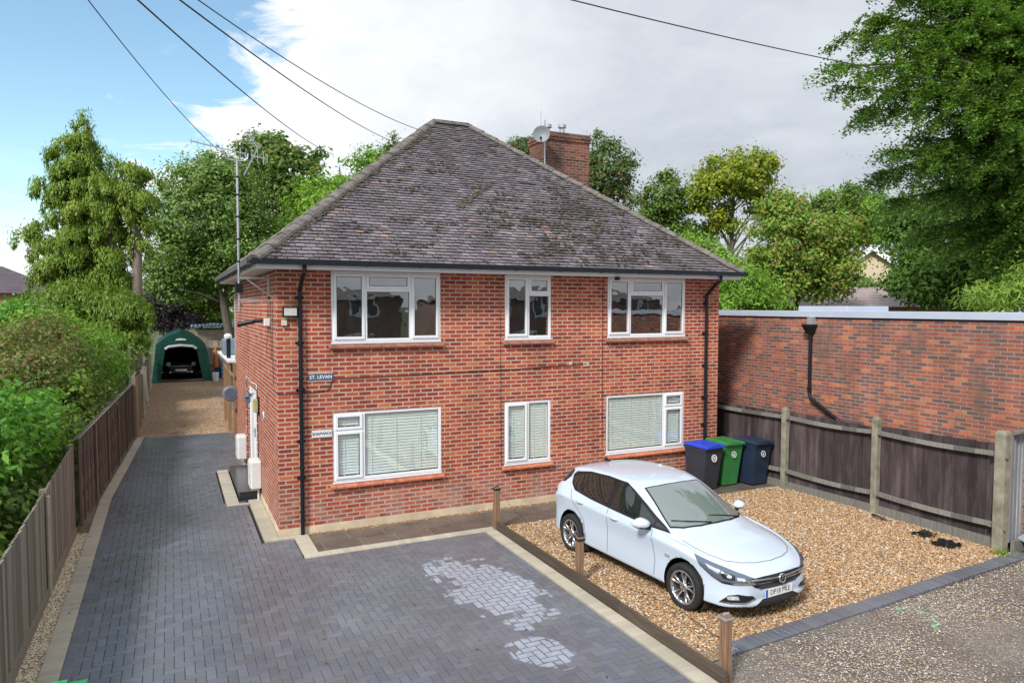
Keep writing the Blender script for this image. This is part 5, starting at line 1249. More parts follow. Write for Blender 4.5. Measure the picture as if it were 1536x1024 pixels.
ROWS2 = [(-2.3,.5,.6,(.66,.85),(.6,1.0),(.5,1.1),.02,-.2,-.2), (-2.2,.32,.8,(.86,.95),(.78,1.15),(.6,1.2),.03,-.1,-.1), (-1.9,.28,.93,(.95,1.0),(.84,1.2),(.62,1.5),.04,0,0), (-1.2,.26,.95,(.96,1.0),(.88,1.15),(.66,1.62),.05,0,0),
 (-.2,.26,.95,(.96,.98),(.9,1.1),(.68,1.64),.05,0,0), (.35,.26,.95,(.96,.97),(.9,1.08),(.66,1.55),.05,0,.1), (.75,.26,.95,(.96,.96),(.9,1.06),(.75,1.32),.05,0,.2), (1.15,.26,.95,(.95,.95),(.9,1.04),(.8,1.07),.06,0,.25),
 (1.7,.28,.93,(.93,.88),(.84,.93),(.7,.97),.06,.03,.1), (2.1,.3,.86,(.85,.78),(.76,.84),(.62,.87),.05,.1,.1), (2.28,.32,.72,(.70,.66),(.64,.74),(.5,.77),.02,.18,.14), (2.32,.40,.6,(.58,.55),(.5,.62),(.4,.65),.01,.2,.18)]
c2 = thing('parked_car', 'dark car parked nose-out inside the green canopy', 'car', (0,0,0)); c2.location = (-1.13, 31.0, .02); c2.rotation_euler.z = R(-90); ORG[c2.name] = Vector((0,0,0))
sm2 = car_body(ROWS2, 'body', M_paintk, c2, M_trim); sm2.materials.append(M_paintk)
for p in sm2.polygons: p.use_smooth = True
bo2 = bpy.data.objects.new('body', sm2); COL.objects.link(bo2); bo2.parent = c2; bo2.scale = (1,.9,1); ORG[bo2.name] = Vector((0,0,0))
b = MB(); b.box(2.33,2.36,-.27,.27,.46,.57); pl2 = finish(b, 'number_plate', M_platey, c2, False)
b = MB(); b.quad((2.362,-.22,.49),(2.362,.22,.49),(2.362,.22,.54),(2.362,-.22,.54)) if False else b.box(0,0.001,0,.001,0,.001)
for s in (-1, 1):
    b = MB(); b.lathe((2.14,s*.60,.83), [(0,.05),(.08,.03),(.115,0)], 18, axis=(1,0,.35)); finish(b, 'headlight', plain('dull_lamp', (.35,.38,.42), .15), c2)
    b = MB(); b.lathe((2.28,s*.52,.40), [(0,.02),(.045,0)], 14, axis=(1,0,0)); finish(b, 'fog_lamp', plain('fog', (.5,.5,.5), .2), c2)
    wheel(c2, 1.4, s*.76, .34, .36, s); wheel(c2, -1.4, s*.76, .34, .36, s)
    b = MB(); b.lathe((.75,s*.98,1.1), [(0,-.08),(.08,-.03),(.08,.03),(0,.08)], 12, axis=(0,1,0)); finish(b, 'wing_mirror', M_paintk, c2)
b = MB(); b.box(2.30,2.325,-.5,.5,.60,.70); finish(b, 'grille', M_trim, c2, False); b = MB(); b.box(2.326,2.335,-.6,.6,.725,.74); finish(b, 'chrome_bar', M_steel, c2, False)

f = thing('board_fence', 'pale upright board fence across the back of the yard beside the canopy', 'fence', (1.5,32,0)); feather((.35,31.9,0), (6,31.6,0), .1, 1.9, 1.9, wood('pale_board', (.30,.24,.18), (.48,.40,.31)), f, (0,1,0), bw=.12)
for z in (.5,1.5): b = MB(); b.beam((.35,31.85,z),(6,31.55,z),.05,.07); b.build('rail', M_oldwood, f)
s_ = thing('garden_shed', 'low cream shed with blue corrugated roof behind the yard fence', 'shed', (1.5,36,0))
b = MB(); b.box(-.2,5,34.5,37.5,0,2.45); b.build('wall', plain('shed_render', (.50,.42,.32), .9, var=.25), s_)
b = MB()
for i in range(26): x = -.5+i*.22; b.add([(x,34.1,2.62),(x+.11,34.1,2.68),(x+.22,34.1,2.62),(x,38,2.8),(x+.11,38,2.86),(x+.22,38,2.8)], [(0,1,4,3),(1,2,5,4)])
b.build('roof', plain('blue_sheet', (.25,.36,.50), .4, var=.3), s_)
def tub(x, y, r, h, c, name, lab, cat): t = thing(name, lab, cat, (x,y,0)); b = MB(); b.lathe((x,y,.01), [(r*.8,0),(r,h),(r*.92,h),(r*.75,.02)], 18); b.build('tub', plain('tub', c, .5), t); b = MB(); b.tube([(x-r,y,h*.9),(x-r*.5,y-.03,h*1.1),(x+r*.5,y-.03,h*1.1),(x+r,y,h*.9)], .01, 5); b.build('handle', M_steel, t)
tub(.47, 27.6, .17, .42, (.62,.66,.70), 'bucket', 'white bucket standing right of the canopy garage', 'bucket')
b = MB(); [b.box(.85,1.2,29.0,29.4,.02+.22*i,.21+.22*i) for i in range(5)]; o = b.build('crate_stack', plain('crate_grey', (.28,.31,.35), .6)); tag(o, 'grey plastic crate stack right of the white bucket', 'crates')
b = MB(); b.lathe((.62,30.2,.02), [(.20,0),(.06,1.5),(.0,1.55)], 14); o = b.build('orange_cone', plain('orange', (.6,.14,.04), .6)); tag(o, 'orange conical post beside the canopy wall', 'cone')
b = MB(); b.lathe((.72,29.4,.02), [(.17,0),(.2,.55),(0,.56)], 14); o = b.build('blue_tub', plain('blue_tub', (.02,.05,.22), .5)); tag(o, 'dark blue tub behind the white bucket', 'tub')
# timber lean-to beyond the side wall
t = thing('lean_to', 'open timber lean-to with white shelf beyond the side wall', 'lean-to', (0,10,0))
for x, y in ((.02,9.0),(.02,11.2),(.06,13.6)): b = MB(); b.box(x-.05,x+.05,y-.05,y+.05,0,2.3); b.build('post', M_newwood, t)
for z in (1.0,1.9): b = MB(); b.beam((.0,8.9,z),(.04,13.7,z),.03,.08); b.build('rail', M_galv if z < 1.5 else M_oldwood, t)
b = MB(); b.box(-.16,1.4,9.0,13.8,2.30,2.35); b.build('shelf', M_white, t); 
t = thing('water_tank', 'blue plastic tank with white pipe cap on the lean-to shelf', 'tank', (0,11,2.4)); b = MB(); b.box(-.12,.55,11.5,12.3,2.36,2.85); b.build('tank', plain('tank_blue', (.16,.22,.28), .5), t, bevel=.05, seg=3); b = MB(); b.tube([(-.05,10.2,2.36),(-.05,10.2,2.95),(-.05,10.5,3.02)], .06, 10); b.build('pipe', M_black, t); b = MB(); b.lathe((-.06,10.2,2.98), [(.10,-.05),(.12,.02),(.08,.08),(0,.1)], 12); b.build('cap', M_boxw, t)
# vent pipe with hook lamp behind the mast
o = MB().tube([(.04,8.45,2.4),(.04,8.45,4.2)], .05, 8).build('soil_pipe', M_steel, house)

def hip_house(nm, lab, c, sx, sy, h, rise, wm, rm, rot=0, gable=False, wins=(), chim=None, ov=.35):
    t = thing(nm, lab, 'house', c); 
    def P(x, y, z): a = R(rot); return (c[0]+x*math.cos(a)-y*math.sin(a), c[1]+x*math.sin(a)+y*math.cos(a), c[2]+z)
    b = MB(); q = [(-sx,-sy),(sx,-sy),(sx,sy),(-sx,sy)]
    for i in range(4): (x0,y0),(x1,y1) = q[i], q[(i+1)%4]; b.quad(P(x0,y0,0),P(x1,y1,0),P(x1,y1,h),P(x0,y0,h))
    if gable: b.quad(P(-sx,-sy,h),P(sx,-sy,h),P(0,-sy,h+rise)); b.quad(P(sx,sy,h),P(-sx,sy,h),P(0,sy,h+rise))
    w_ = b.build('wall', wm, t, fix=True)
    b = MB(); X, Y = sx+ov, sy+ov; dz = -ov*rise/min(sx, sy)*.6
    if gable:
        th = .12
        for s in (-1, 1):
            b.add([P(0,-Y,h+rise+.05),P(0,Y,h+rise+.05),P(s*X,Y,h+dz),P(s*X,-Y,h+dz)], [(0,1,2,3)])
            b.add([P(0,-Y,h+rise-.1),P(0,Y,h+rise-.1),P(s*X,Y,h+dz-.12),P(s*X,-Y,h+dz-.12)], [(0,1,2,3)])
    else:
        m_ = min(X, Y); rx = X-m_; ry = Y-m_
        e = [P(-X,-Y,h+dz),P(X,-Y,h+dz),P(X,Y,h+dz),P(-X,Y,h+dz),P(-rx,-ry,h+rise),P(rx,-ry,h+rise),P(rx,ry,h+rise),P(-rx,ry,h+rise)]
        b.add(e, [(0,1,5,4),(1,2,6,5),(2,3,7,6),(3,0,4,7),(0,3,2,1)])
    r_ = b.build('roof', rm, t, fix=True)
    if gable:
        b = MB()
        for s in (-1, 1): b.beam(P(0,-Y-.06,h+rise-.03), P(s*X,-Y-.06,h+dz-.06), .06, .42)
        b.build('bargeboard', M_upvc, t)
    for (x, z, w, hh) in wins:
        b = MB(); b.obox(P(x,-sy-.02,z), Vector(P(w/2,0,0))-Vector(P(0,0,0)), Vector(P(0,.04,0))-Vector(P(0,0,0)), Vector((0,0,hh/2))); wn_ = b.build('window', M_upvc, t)
        k = max(1, round(w/.8)); 
        for i in range(k):
            b = MB(); xc = x-w/2+w*(i+.5)/k; b.obox(P(xc,-sy-.065,z), Vector(P(w/2/k-.15,0,0))-Vector(P(0,0,0)), Vector(P(0,.004,0))-Vector(P(0,0,0)), Vector((0,0,hh/2-.15))); b.build('pane', M_cgl2, wn_)
    if chim: b = MB(); x, y, z1 = chim; b.add([P(x-.3,y-.3,h*.8),P(x+.3,y-.3,h*.8),P(x+.3,y+.3,h*.8),P(x-.3,y+.3,h*.8),P(x-.3,y-.3,z1),P(x+.3,y-.3,z1),P(x+.3,y+.3,z1),P(x-.3,y+.3,z1)], [(4,5,6,7),(0,1,5,4),(1,2,6,5),(2,3,7,6),(3,0,4,7)]); b.build('chimney', M_brick_far, r_)
    return t
M_cgl2 = plain('far_pane', (.10,.13,.16), .1)
def far_tile(name, a, b_, g=.34):
    m = NT(name); v = m.tex(); w = m.add('TexWave', wave_type='BANDS', bands_direction='Z', wave_profile='SAW'); w.inputs['Scale'].default_value = 1/(g*2)*6.283/3.14; m.link(v, w.inputs['Vector'])
    c = m.ramp(m.noise(v, 1.5, 5), [(.3, a), (.7, b_)]); m.col(m.mix(m.ramp(w.outputs['Fac'], [(.0, .9), (.40, 0.)]), c, tuple(x*.25 for x in a))); m.set(Roughness=.75); return m.m
M_rt1 = far_tile('far_purple_tiles', (.085,.065,.085), (.13,.10,.12)); M_rt2 = far_tile('far_pinkgrey_tiles', (.26,.20,.19), (.40,.33,.32), .26); M_rt3 = far_tile('far_grey_tiles', (.15,.13,.13), (.22,.20,.20))
M_cream = plain('cream_render', (.64,.53,.38), .9, var=.1)
lh = at(8,470,52)
hip_house('distant_house', 'distant orange brick house with purple tiled roof at the far left edge', (lh.x-3.2, lh.y+3.5, 0), 6.5, 4, 4.9, 2.0, M_brick_far, M_rt1, rot=0, wins=((5.0,4.0,1.5,1.3),(.0,4.0,2.6,1.2),(5.0,1.5,1.5,1.3)))
p = at(15,404,53); o = MB().tube([(p.x+.8,p.y+3,6.5),(p.x+.8,p.y+3,9.0)], .03, 5).build('roof_aerial', M_steel); tag(o, 'thin aerial pole above the distant roof at the far left', 'aerial')
b = MB(); b.beam((p.x+.1,p.y+3,8.95),(p.x+1.5,p.y+3,8.95),.03,.03); 
p = at(1330,440,34); hip_house('tiled_outbuilding', 'low building with pale ribbed tile roof behind the flat-roofed building', (p.x+1.2, p.y+2.4, 0), 5.2, 2.5, 3.95, .95, M_brick_far, M_rt2, rot=-26, ov=.25)
p = at(1322,395,62); hip_house('gabled_house', 'cream gabled house with white bargeboards glimpsed between the trees', (p.x+.6, p.y+4, 0), 3.4, 5, 6.6, 2.3, M_cream, M_rt3, rot=-30, gable=True, wins=((-1.2,5.3,2.4,1.1),))
p = at(1075,385,48); hip_house('grey_roofed_house', 'grey tiled house roof showing just past the right-hand eave', (p.x-2.2, p.y+3, 0), 4.8, 3.5, 6.2, 2.2, M_cream, M_rt3, rot=-26)
p = at(1560,440,70); hip_house('white_house', 'pale house hidden behind the big tree at the right edge', (p.x, p.y, 0), 4, 4, 6.0, 2.2, M_white, M_rt3, rot=-20, wins=((0,4.6,1.6,1.2),))

# the house across the road, behind the camera: what the front windows mirror
hip_house('opposite_house', 'brown brick house across the road mirrored in the upper left window', (3.5,-39.0,0), 9.0, 4.5, 4.5, .9, M_brick_opp, M_rt3, rot=180, wins=((-6.5,3.9,1.8,1.4),(-2.6,3.9,2.4,1.5),(1.6,3.9,2.4,1.5),(5.8,3.9,1.8,1.4),(-5.8,1.4,2.2,1.4),(-1.6,1.4,2.2,1.4),(3.5,1.4,2.2,1.4)))
hip_house('opposite_house', 'brown brick house across the road mirrored in the upper right window', (25.5,-39.0,0), 9.0, 4.5, 4.5, .9, M_brick_opp, M_rt3, rot=180, wins=((-6.5,3.9,1.8,1.4),(-2.6,3.9,2.4,1.5),(1.6,3.9,2.4,1.5),(5.8,3.9,1.8,1.4),(-5.8,1.4,2.2,1.4),(-1.6,1.4,2.2,1.4),(3.5,1.4,2.2,1.4)))
# ------------------------------------------------------------------ trees and planting
def unit(v): return v/np.maximum(np.linalg.norm(v, axis=-1, keepdims=True), 1e-9)
def rdir(n): return unit(RNG.normal(size=(n, 3)))
def leaves_mesh(name, mat, parent, C, Nn, L, aspect, T=None):
    n = len(C); Nn = unit(Nn); t = RNG.normal(size=(n, 3)) if T is None else T
    t = unit(t - Nn*np.sum(t*Nn, 1, keepdims=True)); s = np.cross(Nn, t); L = L[:, None]; W = L*aspect
    V = np.stack([C-t*L, C+s*W-t*L*.1, C+t*L, C-s*W-t*L*.1], 1).reshape(-1, 3)
    F = np.arange(4*n).reshape(n, 4); return np_mesh(name, V, F, mat, parent)
def clumps_in(blobs, n, lo=.55):
    vol = np.array([b[1][0]*b[1][1]*b[1][2] for b in blobs])**.75; k = RNG.choice(len(blobs), n, p=vol/vol.sum())
    c = np.array([b[0] for b in blobs], float)[k]; r = np.array([b[1] for b in blobs], float)[k]
    return c + rdir(n)*r*(RNG.uniform(lo**2, 1, n)**.5)[:, None], c, r
BARK = wood('bark', (.06,.05,.04), (.17,.145,.115), rough=1., grain=(9,9,2.)); BARKP = wood('pale_bark', (.14,.11,.085), (.30,.25,.20), rough=1., grain=(9,9,2.))
def limbs(base, top, targets, r0, mat, parent, name='trunk', wob=.05, lo=.35):
    base, top = Vector(base), Vector(top); mb = MB(); H = (top-base).length; P = []
    for i in range(7):
        s = i/6; p = base.lerp(top, s); p += Vector((random.uniform(-1,1), random.uniform(-1,1), 0))*H*wob*.5*math.sin(math.pi*s); P.append(p)
    mb.tube(P, [r0*(1.25 if i == 0 else 1-.8*i/6) for i in range(7)], 9)
    for t in targets:
        t = Vector(t); s = min(.95, max(lo, ((t.z-base.z)/(H+1e-6))-.22+random.uniform(-.1,.1))); k = s*6; i = min(5, int(k)); q = P[i].lerp(P[i+1], k-i); r = r0*(1-.8*s)*.55
        m1 = q.lerp(t, .35)+Vector((random.uniform(-.1,.1), random.uniform(-.1,.1), .10))*(t-q).length*.6; m2 = q.lerp(t, .7)+Vector((random.uniform(-.1,.1), random.uniform(-.1,.1), .05))*(t-q).length*.6
        mb.tube([q, m1, m2, t], [r, r*.6, r*.35, r*.12], 5)
    return mb.build(name, mat, parent, smooth=True)
def tree(label, mat, blobs, base, n_cl=160, per=110, leaf=.11, spread=.38, aspect=.5, r0=.22, lo=.5, flat=.65, name='tree', bark=None, nl=16, up=.5, group=None, cat='tree', trunk_top=None, vis=None, droop=0., cut=False):
    t = thing(name, label, cat, tuple(base), group)
    cc, bc, br = clumps_in(blobs, n_cl, lo); k = RNG.uniform(.6, 1.35, n_cl)
    idx = np.repeat(np.arange(n_cl), per); off = RNG.normal(size=(n_cl*per, 3))*np.array([1,1,flat])*spread*k[idx][:, None]
    off[:, 2] -= droop*np.hypot(off[:, 0], off[:, 1])
    C = cc[idx]+off; Nn = unit(off)*.9+np.array([0,0,up])+RNG.normal(size=C.shape)*.45+unit(cc-bc)[idx]*.3
    if cut: keep = (C[:, 0] < -3.24+np.maximum(0, C[:, 1]-1.8)*.05) | (C[:, 2] > 1.62); C = C[keep]; Nn = Nn[keep]
    leaves_mesh('crown', mat, t, C, Nn, RNG.uniform(.5, 1.45, len(C))*leaf, aspect)
    tops = max(b[0][2]+b[1][2]*.3 for b in blobs); bx = np.mean([b[0] for b in blobs], 0)
    sel = cc[RNG.choice(n_cl, min(nl, n_cl), replace=False)]
    limbs(base, trunk_top or (bx[0], bx[1], tops), sel, r0, bark or BARK, t); return t
def B(px, py, d, rx, ry, rd=None):
    p = at(px, py, d); k = d/FPX; return ((p.x, p.y, p.z), (rx*k, (rd or rx)*k, ry*k))
def base(px, d, z=0): p = at(px, 460, d); return (p.x, p.y, z)
G = leaf_mat
L_ash = G('ash_leaves', [(0.074,0.129,0.041), (0.131,0.224,0.054), (0.204,0.328,0.068), (0.290,0.414,0.095)])
L_chest = G('chestnut_leaves', [(0.054,0.108,0.024), (0.108,0.216,0.042), (0.180,0.288,0.050), (0.270,0.180,0.066)])
L_bright = G('bright_leaves', [(0.077,0.178,0.020), (0.155,0.297,0.034), (0.232,0.402,0.041), (0.331,0.491,0.068)])
L_purple = G('purple_leaves', [(0.023,0.016,0.029), (0.046,0.029,0.052), (0.072,0.046,0.078), (0.091,0.065,0.111)])
L_mixed = G('turning_leaves', [(0.077,0.188,0.033), (0.143,0.300,0.044), (0.220,0.375,0.055), (0.363,0.450,0.066), (0.132,0.275,0.044), (0.374,0.213,0.066), (0.132,0.275,0.044)])
L_oak = G('oak_leaves', [(0.086,0.173,0.017), (0.187,0.274,0.022), (0.317,0.360,0.029), (0.432,0.389,0.036)])
L_dark = G('dark_leaves', [(0.046,0.098,0.020), (0.097,0.163,0.028), (0.152,0.251,0.043), (0.228,0.325,0.057)])
L_deep = G('deep_green_leaves', [(0.064,0.144,0.031), (0.115,0.230,0.043), (0.172,0.316,0.055), (0.245,0.402,0.073)])
L_beech = G('beech_leaves', [(0.048,0.114,0.024), (0.100,0.198,0.033), (0.166,0.293,0.046), (0.266,0.398,0.069)])
L_red = G('rowan_leaves', [(0.060,0.128,0.045), (0.090,0.180,0.053), (0.120,0.210,0.060), (0.300,0.105,0.053)])
L_spruce = G('spruce_needles', [(0.070,0.139,0.013), (0.126,0.217,0.019), (0.184,0.294,0.028), (0.241,0.347,0.034), (0.320,0.347,0.068)], trans=.25)
L_spruce2 = G('yellow_spruce_tips', [(0.068,0.136,0.010), (0.119,0.212,0.016), (0.170,0.264,0.024), (0.102,0.162,0.016)], trans=.2)
L_laurel = G('laurel_leaves', [(0.049,0.165,0.019), (0.099,0.275,0.031), (0.166,0.385,0.050), (0.265,0.495,0.088)], rough=.35)
L_twig = G('twiggy_leaves', [(.07,.10,.03), (.12,.18,.045), (.20,.26,.06), (.26,.26,.09), (.22,.13,.06), (.10,.17,.035)])
L_bamboo = G('bamboo_leaves', [(0.132,0.264,0.033), (0.220,0.374,0.055), (0.308,0.418,0.077), (0.154,0.297,0.044)])

# left background
tree('broad feathery green tree behind the aerial mast', L_ash, [B(315,330,40,85,95), B(265,400,40,45,60), B(370,380,40,60,70), B(330,270,40,50,40)], base(345,40), 330, 190, .10, .42, r0=.3, lo=.4)
tree('brown-tipped tree rising behind the ash above the roof hip', L_chest, [B(420,260,50,75,55), B(460,320,50,70,60), B(350,250,50,40,25)], base(440,50), 200, 110, .15, .42, aspect=.6, lo=.45)
tree('bright green bushy tree tucked against the left roof slope', L_bright, [B(520,310,44,90,50), B(450,370,44,70,50), B(560,262,44,45,35)], base(520,44), 240, 110, .11, .36)
tree('small pointed conifer tip beside the upper roof slope', L_dark, [B(592,240,46,14,40), B(560,250,46,10,30), B(598,215,46,4,18)], base(592,46), 60, 70, .08, .22, name='conifer')
tree('dark green tree with bare leaning trunk beyond the yard fence', L_dark, [B(330,425,46,55,35), B(260,440,46,50,30), B(345,385,46,40,40)], base(352,46), 130, 110, .13, .42, r0=.2)
tree('purple-leaved shrub tree between the spruce and the canopy garage', L_purple, [B(240,470,44,45,32), B(238,455,44,32,26), B(268,478,44,35,12), B(222,478,44,20,18), B(262,440,44,20,14)], base(245,44), 130, 90, .075, .25, name='shrub_tree', r0=.08)
tree('green shrub with orange tips behind the canopy garage', L_mixed, [B(292,455,46,42,26), B(322,470,46,25,12)], base(295,46), 110, 90, .08, .27, name='shrub_tree', r0=.08)
o = tree('long low clipped hedge behind the cream shed', L_bright, [B(330,477,52,50,7), B(420,477,52,60,8)], base(340,52), 60, 80, .12, .3, name='hedge', cat='hedge', r0=.05)
# behind the roof
tree('reddish green tree rising behind the chimney', L_red, [B(905,250,42,45,50), B(925,300,42,35,45), B(875,290,42,30,60)], base(900,42), 150, 90, .10, .33, lo=.3)
tree('small tree crown showing left of the chimney', L_red, [B(785,222,44,22,18)], base(790,44), 30, 80, .10, .28)
tree('dark open-crowned tree left of the yellow oak', L_dark, [B(1000,300,60,42,38), B(975,330,60,30,30), B(1040,350,60,35,35), B(1000,265,60,20,10)], base(1015,60), 120, 80, .16, .42, lo=.3)
tree('yellowing oak with bare trunk standing above the other trees', L_oak, [B(1110,262,56,62,34), B(1065,290,56,32,30), B(1150,300,56,35,28), B(1090,330,56,22,26)], base(1088,56), 170, 90, .15, .42, lo=.45, r0=.34, bark=BARK, nl=34, trunk_top=tuple(at(1105,262,56)))
tree('pale green bushy tree just past the right eave', L_bright, [B(1040,372,40,35,22), B(1085,410,36,30,40), B(1110,440,32,40,35)], base(1080,36), 130, 90, .10, .33)
tree('tree turning red and yellow above the flat-roofed building', L_mixed, [B(1185,360,31,65,60), B(1235,400,31,60,50), B(1150,420,31,50,50), B(1175,310,31,35,22), B(1260,350,31,35,30)], base(1195,31), 330, 85, .085, .26, lo=.3, r0=.14, nl=40)
tree('green willow-like bush behind the flat roof next to the house', L_bright, [B(1110,435,27,45,40), B(1150,450,27,30,30)], base(1110,27), 110, 90, .085, .28, aspect=.3)
tree('tall green tree behind the turning tree', L_bright, [B(1265,315,52,45,35), B(1300,330,52,50,40), B(1225,330,52,30,30)], base(1270,52), 150, 100, .15, .42)
tree('dark conifer between the bright green trees', L_dark, [B(1235,325,48,18,40), B(1280,300,48,12,28)], base(1240,48), 50, 90, .11, .33, name='conifer')
tree('grey-green bush in front of the gabled house window', L_ash, [B(1275,440,40,55,22), B(1250,420,40,30,25)], base(1275,40), 70, 90, .10, .3, name='bush', cat='bush', r0=.06)
tree('dense dark green tree beneath the big beech on the right', L_deep, [B(1430,360,30,90,70), B(1500,400,28,80,70), B(1390,420,29,50,45), B(1360,330,31,40,40), B(1470,300,30,70,50)], base(1440,30), 420, 110, .10, .34, lo=.45, r0=.25)
tree('yellow-green bamboo-like shrub at the right edge above the fascia', L_bamboo, [B(1505,440,19,50,22), B(1545,425,19,40,30)], base(1510,19), 60, 60, .10, .22, aspect=.16, name='shrub', cat='shrub', r0=.04, droop=.3)
# the great beech: layered drooping boughs
def beech():
    bs = base(1640, 20); t = thing('beech_tree', 'great beech with drooping layered boughs hanging in from the top right', 'tree', bs)
    tips = []; segs = MB(); tp = Vector((bs[0], bs[1], 13.5)); P = [Vector((bs[0], bs[1], 0)), Vector((bs[0]-.1, bs[1]+.1, 4.5)), Vector((bs[0]-.3, bs[1], 9)), tp]
    segs.tube(P, [.5, .38, .26, .1], 12)
    C = []; Nn = []; Ls = []
    spec = [(1238,98,17.3),(1262,128,17.6),(1290,165,18),(1272,50,17.8),(1330,60,18),(1330,225,18.5),(1370,-20,18.5),(1350,120,18),(1320,-40,18),(1390,205,19),(1335,300,20),(1400,110,19),(1440,30,19.5),(1420,280,20),(1460,200,19.5),(1480,110,20),(1500,290,20),(1520,20,20),(1540,200,20),(1370,345,21),(1560,110,20),(1450,-60,20),(1400,20,18),(1305,262,19.5),(1530,330,21),(1310,20,18.2),
            (1440,330,21),(1480,370,21.5),(1380,-120,19),(1480,-160,20),(1560,-80,20),(1300,-120,19),(1380,-220,20),(1500,-280,21),(1250,-60,19)]
    for px, py, d in spec:
        tip = at(px, py, d); z0 = min(13, max(4.5, tip.z*.55+random.uniform(2.2, 3.6))); st = Vector((bs[0]-.2, bs[1], z0)); L = (tip-st).length
        pts = []
        for i in range(9):
            s = i/8; p = st.lerp(tip, s); p.z += (.10*L)*math.sin(math.pi*min(1, s*1.05))*(1.0)-0*s; p += Vector((random.uniform(-1,1), random.uniform(-1,1), random.uniform(-.6,.6)))*.06*L*s*(1-s)*2; pts.append(p)
        segs.tube(pts, [.085*(1-.9*i/8)+.006 for i in range(9)], 6)
        ax = (tip-st).normalized(); sd = ax.cross(Vector((0,0,1))).normalized()
        for k in range(50):
            s = random.uniform(.22, 1.0); j = min(7, int(s*8)); q = pts[j].lerp(pts[j+1], s*8-j); side = random.choice((-1, 1)); ln = (1.9*(1-s)+.55)*random.uniform(.5, 1.1)
            dr = (ax*random.uniform(.5,1.)+sd*side*random.uniform(.2,1.)+Vector((0,0,random.uniform(-1.0,-.2)))).normalized(); e = q+dr*ln
            if random.random() < .35: segs.tube([q, q.lerp(e, .5)+Vector((0,0,.05)), e], [.014, .009, .004], 4, False)
            n = int(125*ln+50); tt = RNG.uniform(.05, 1.05, n)[:, None]; A = np.array(q)[None]+(np.array(e)-np.array(q))[None]*tt; A[:, 2] -= .22*tt[:, 0]**2
            A += RNG.normal(size=A.shape)*np.array([.085,.085,.06]); C.append(A); nn = RNG.normal(size=A.shape)*.45+np.array([0,0,1.]); Nn.append(nn); Ls.append(RNG.uniform(.028, .064, n))
    inner = [B(1440,60,20.6,80,120), B(1400,220,20.8,60,70), B(1500,250,21,90,90), B(1470,-120,21,110,90), B(1350,120,20,30,60)]
    c2_, _, _ = clumps_in(inner, 150, .1); k2 = np.repeat(np.arange(150), 70); A = c2_[k2]+RNG.normal(size=(len(k2), 3))*np.array([.42,.42,.16]); C.append(A); Nn.append(RNG.normal(size=A.shape)*.5+np.array([0,0,.8])); Ls.append(RNG.uniform(.035, .075, len(A)))
    segs.build('trunk', BARK, t, smooth=True); C = np.concatenate(C); leaves_mesh('crown', L_beech, t, C, np.concatenate(Nn), np.concatenate(Ls), .55)
beech()
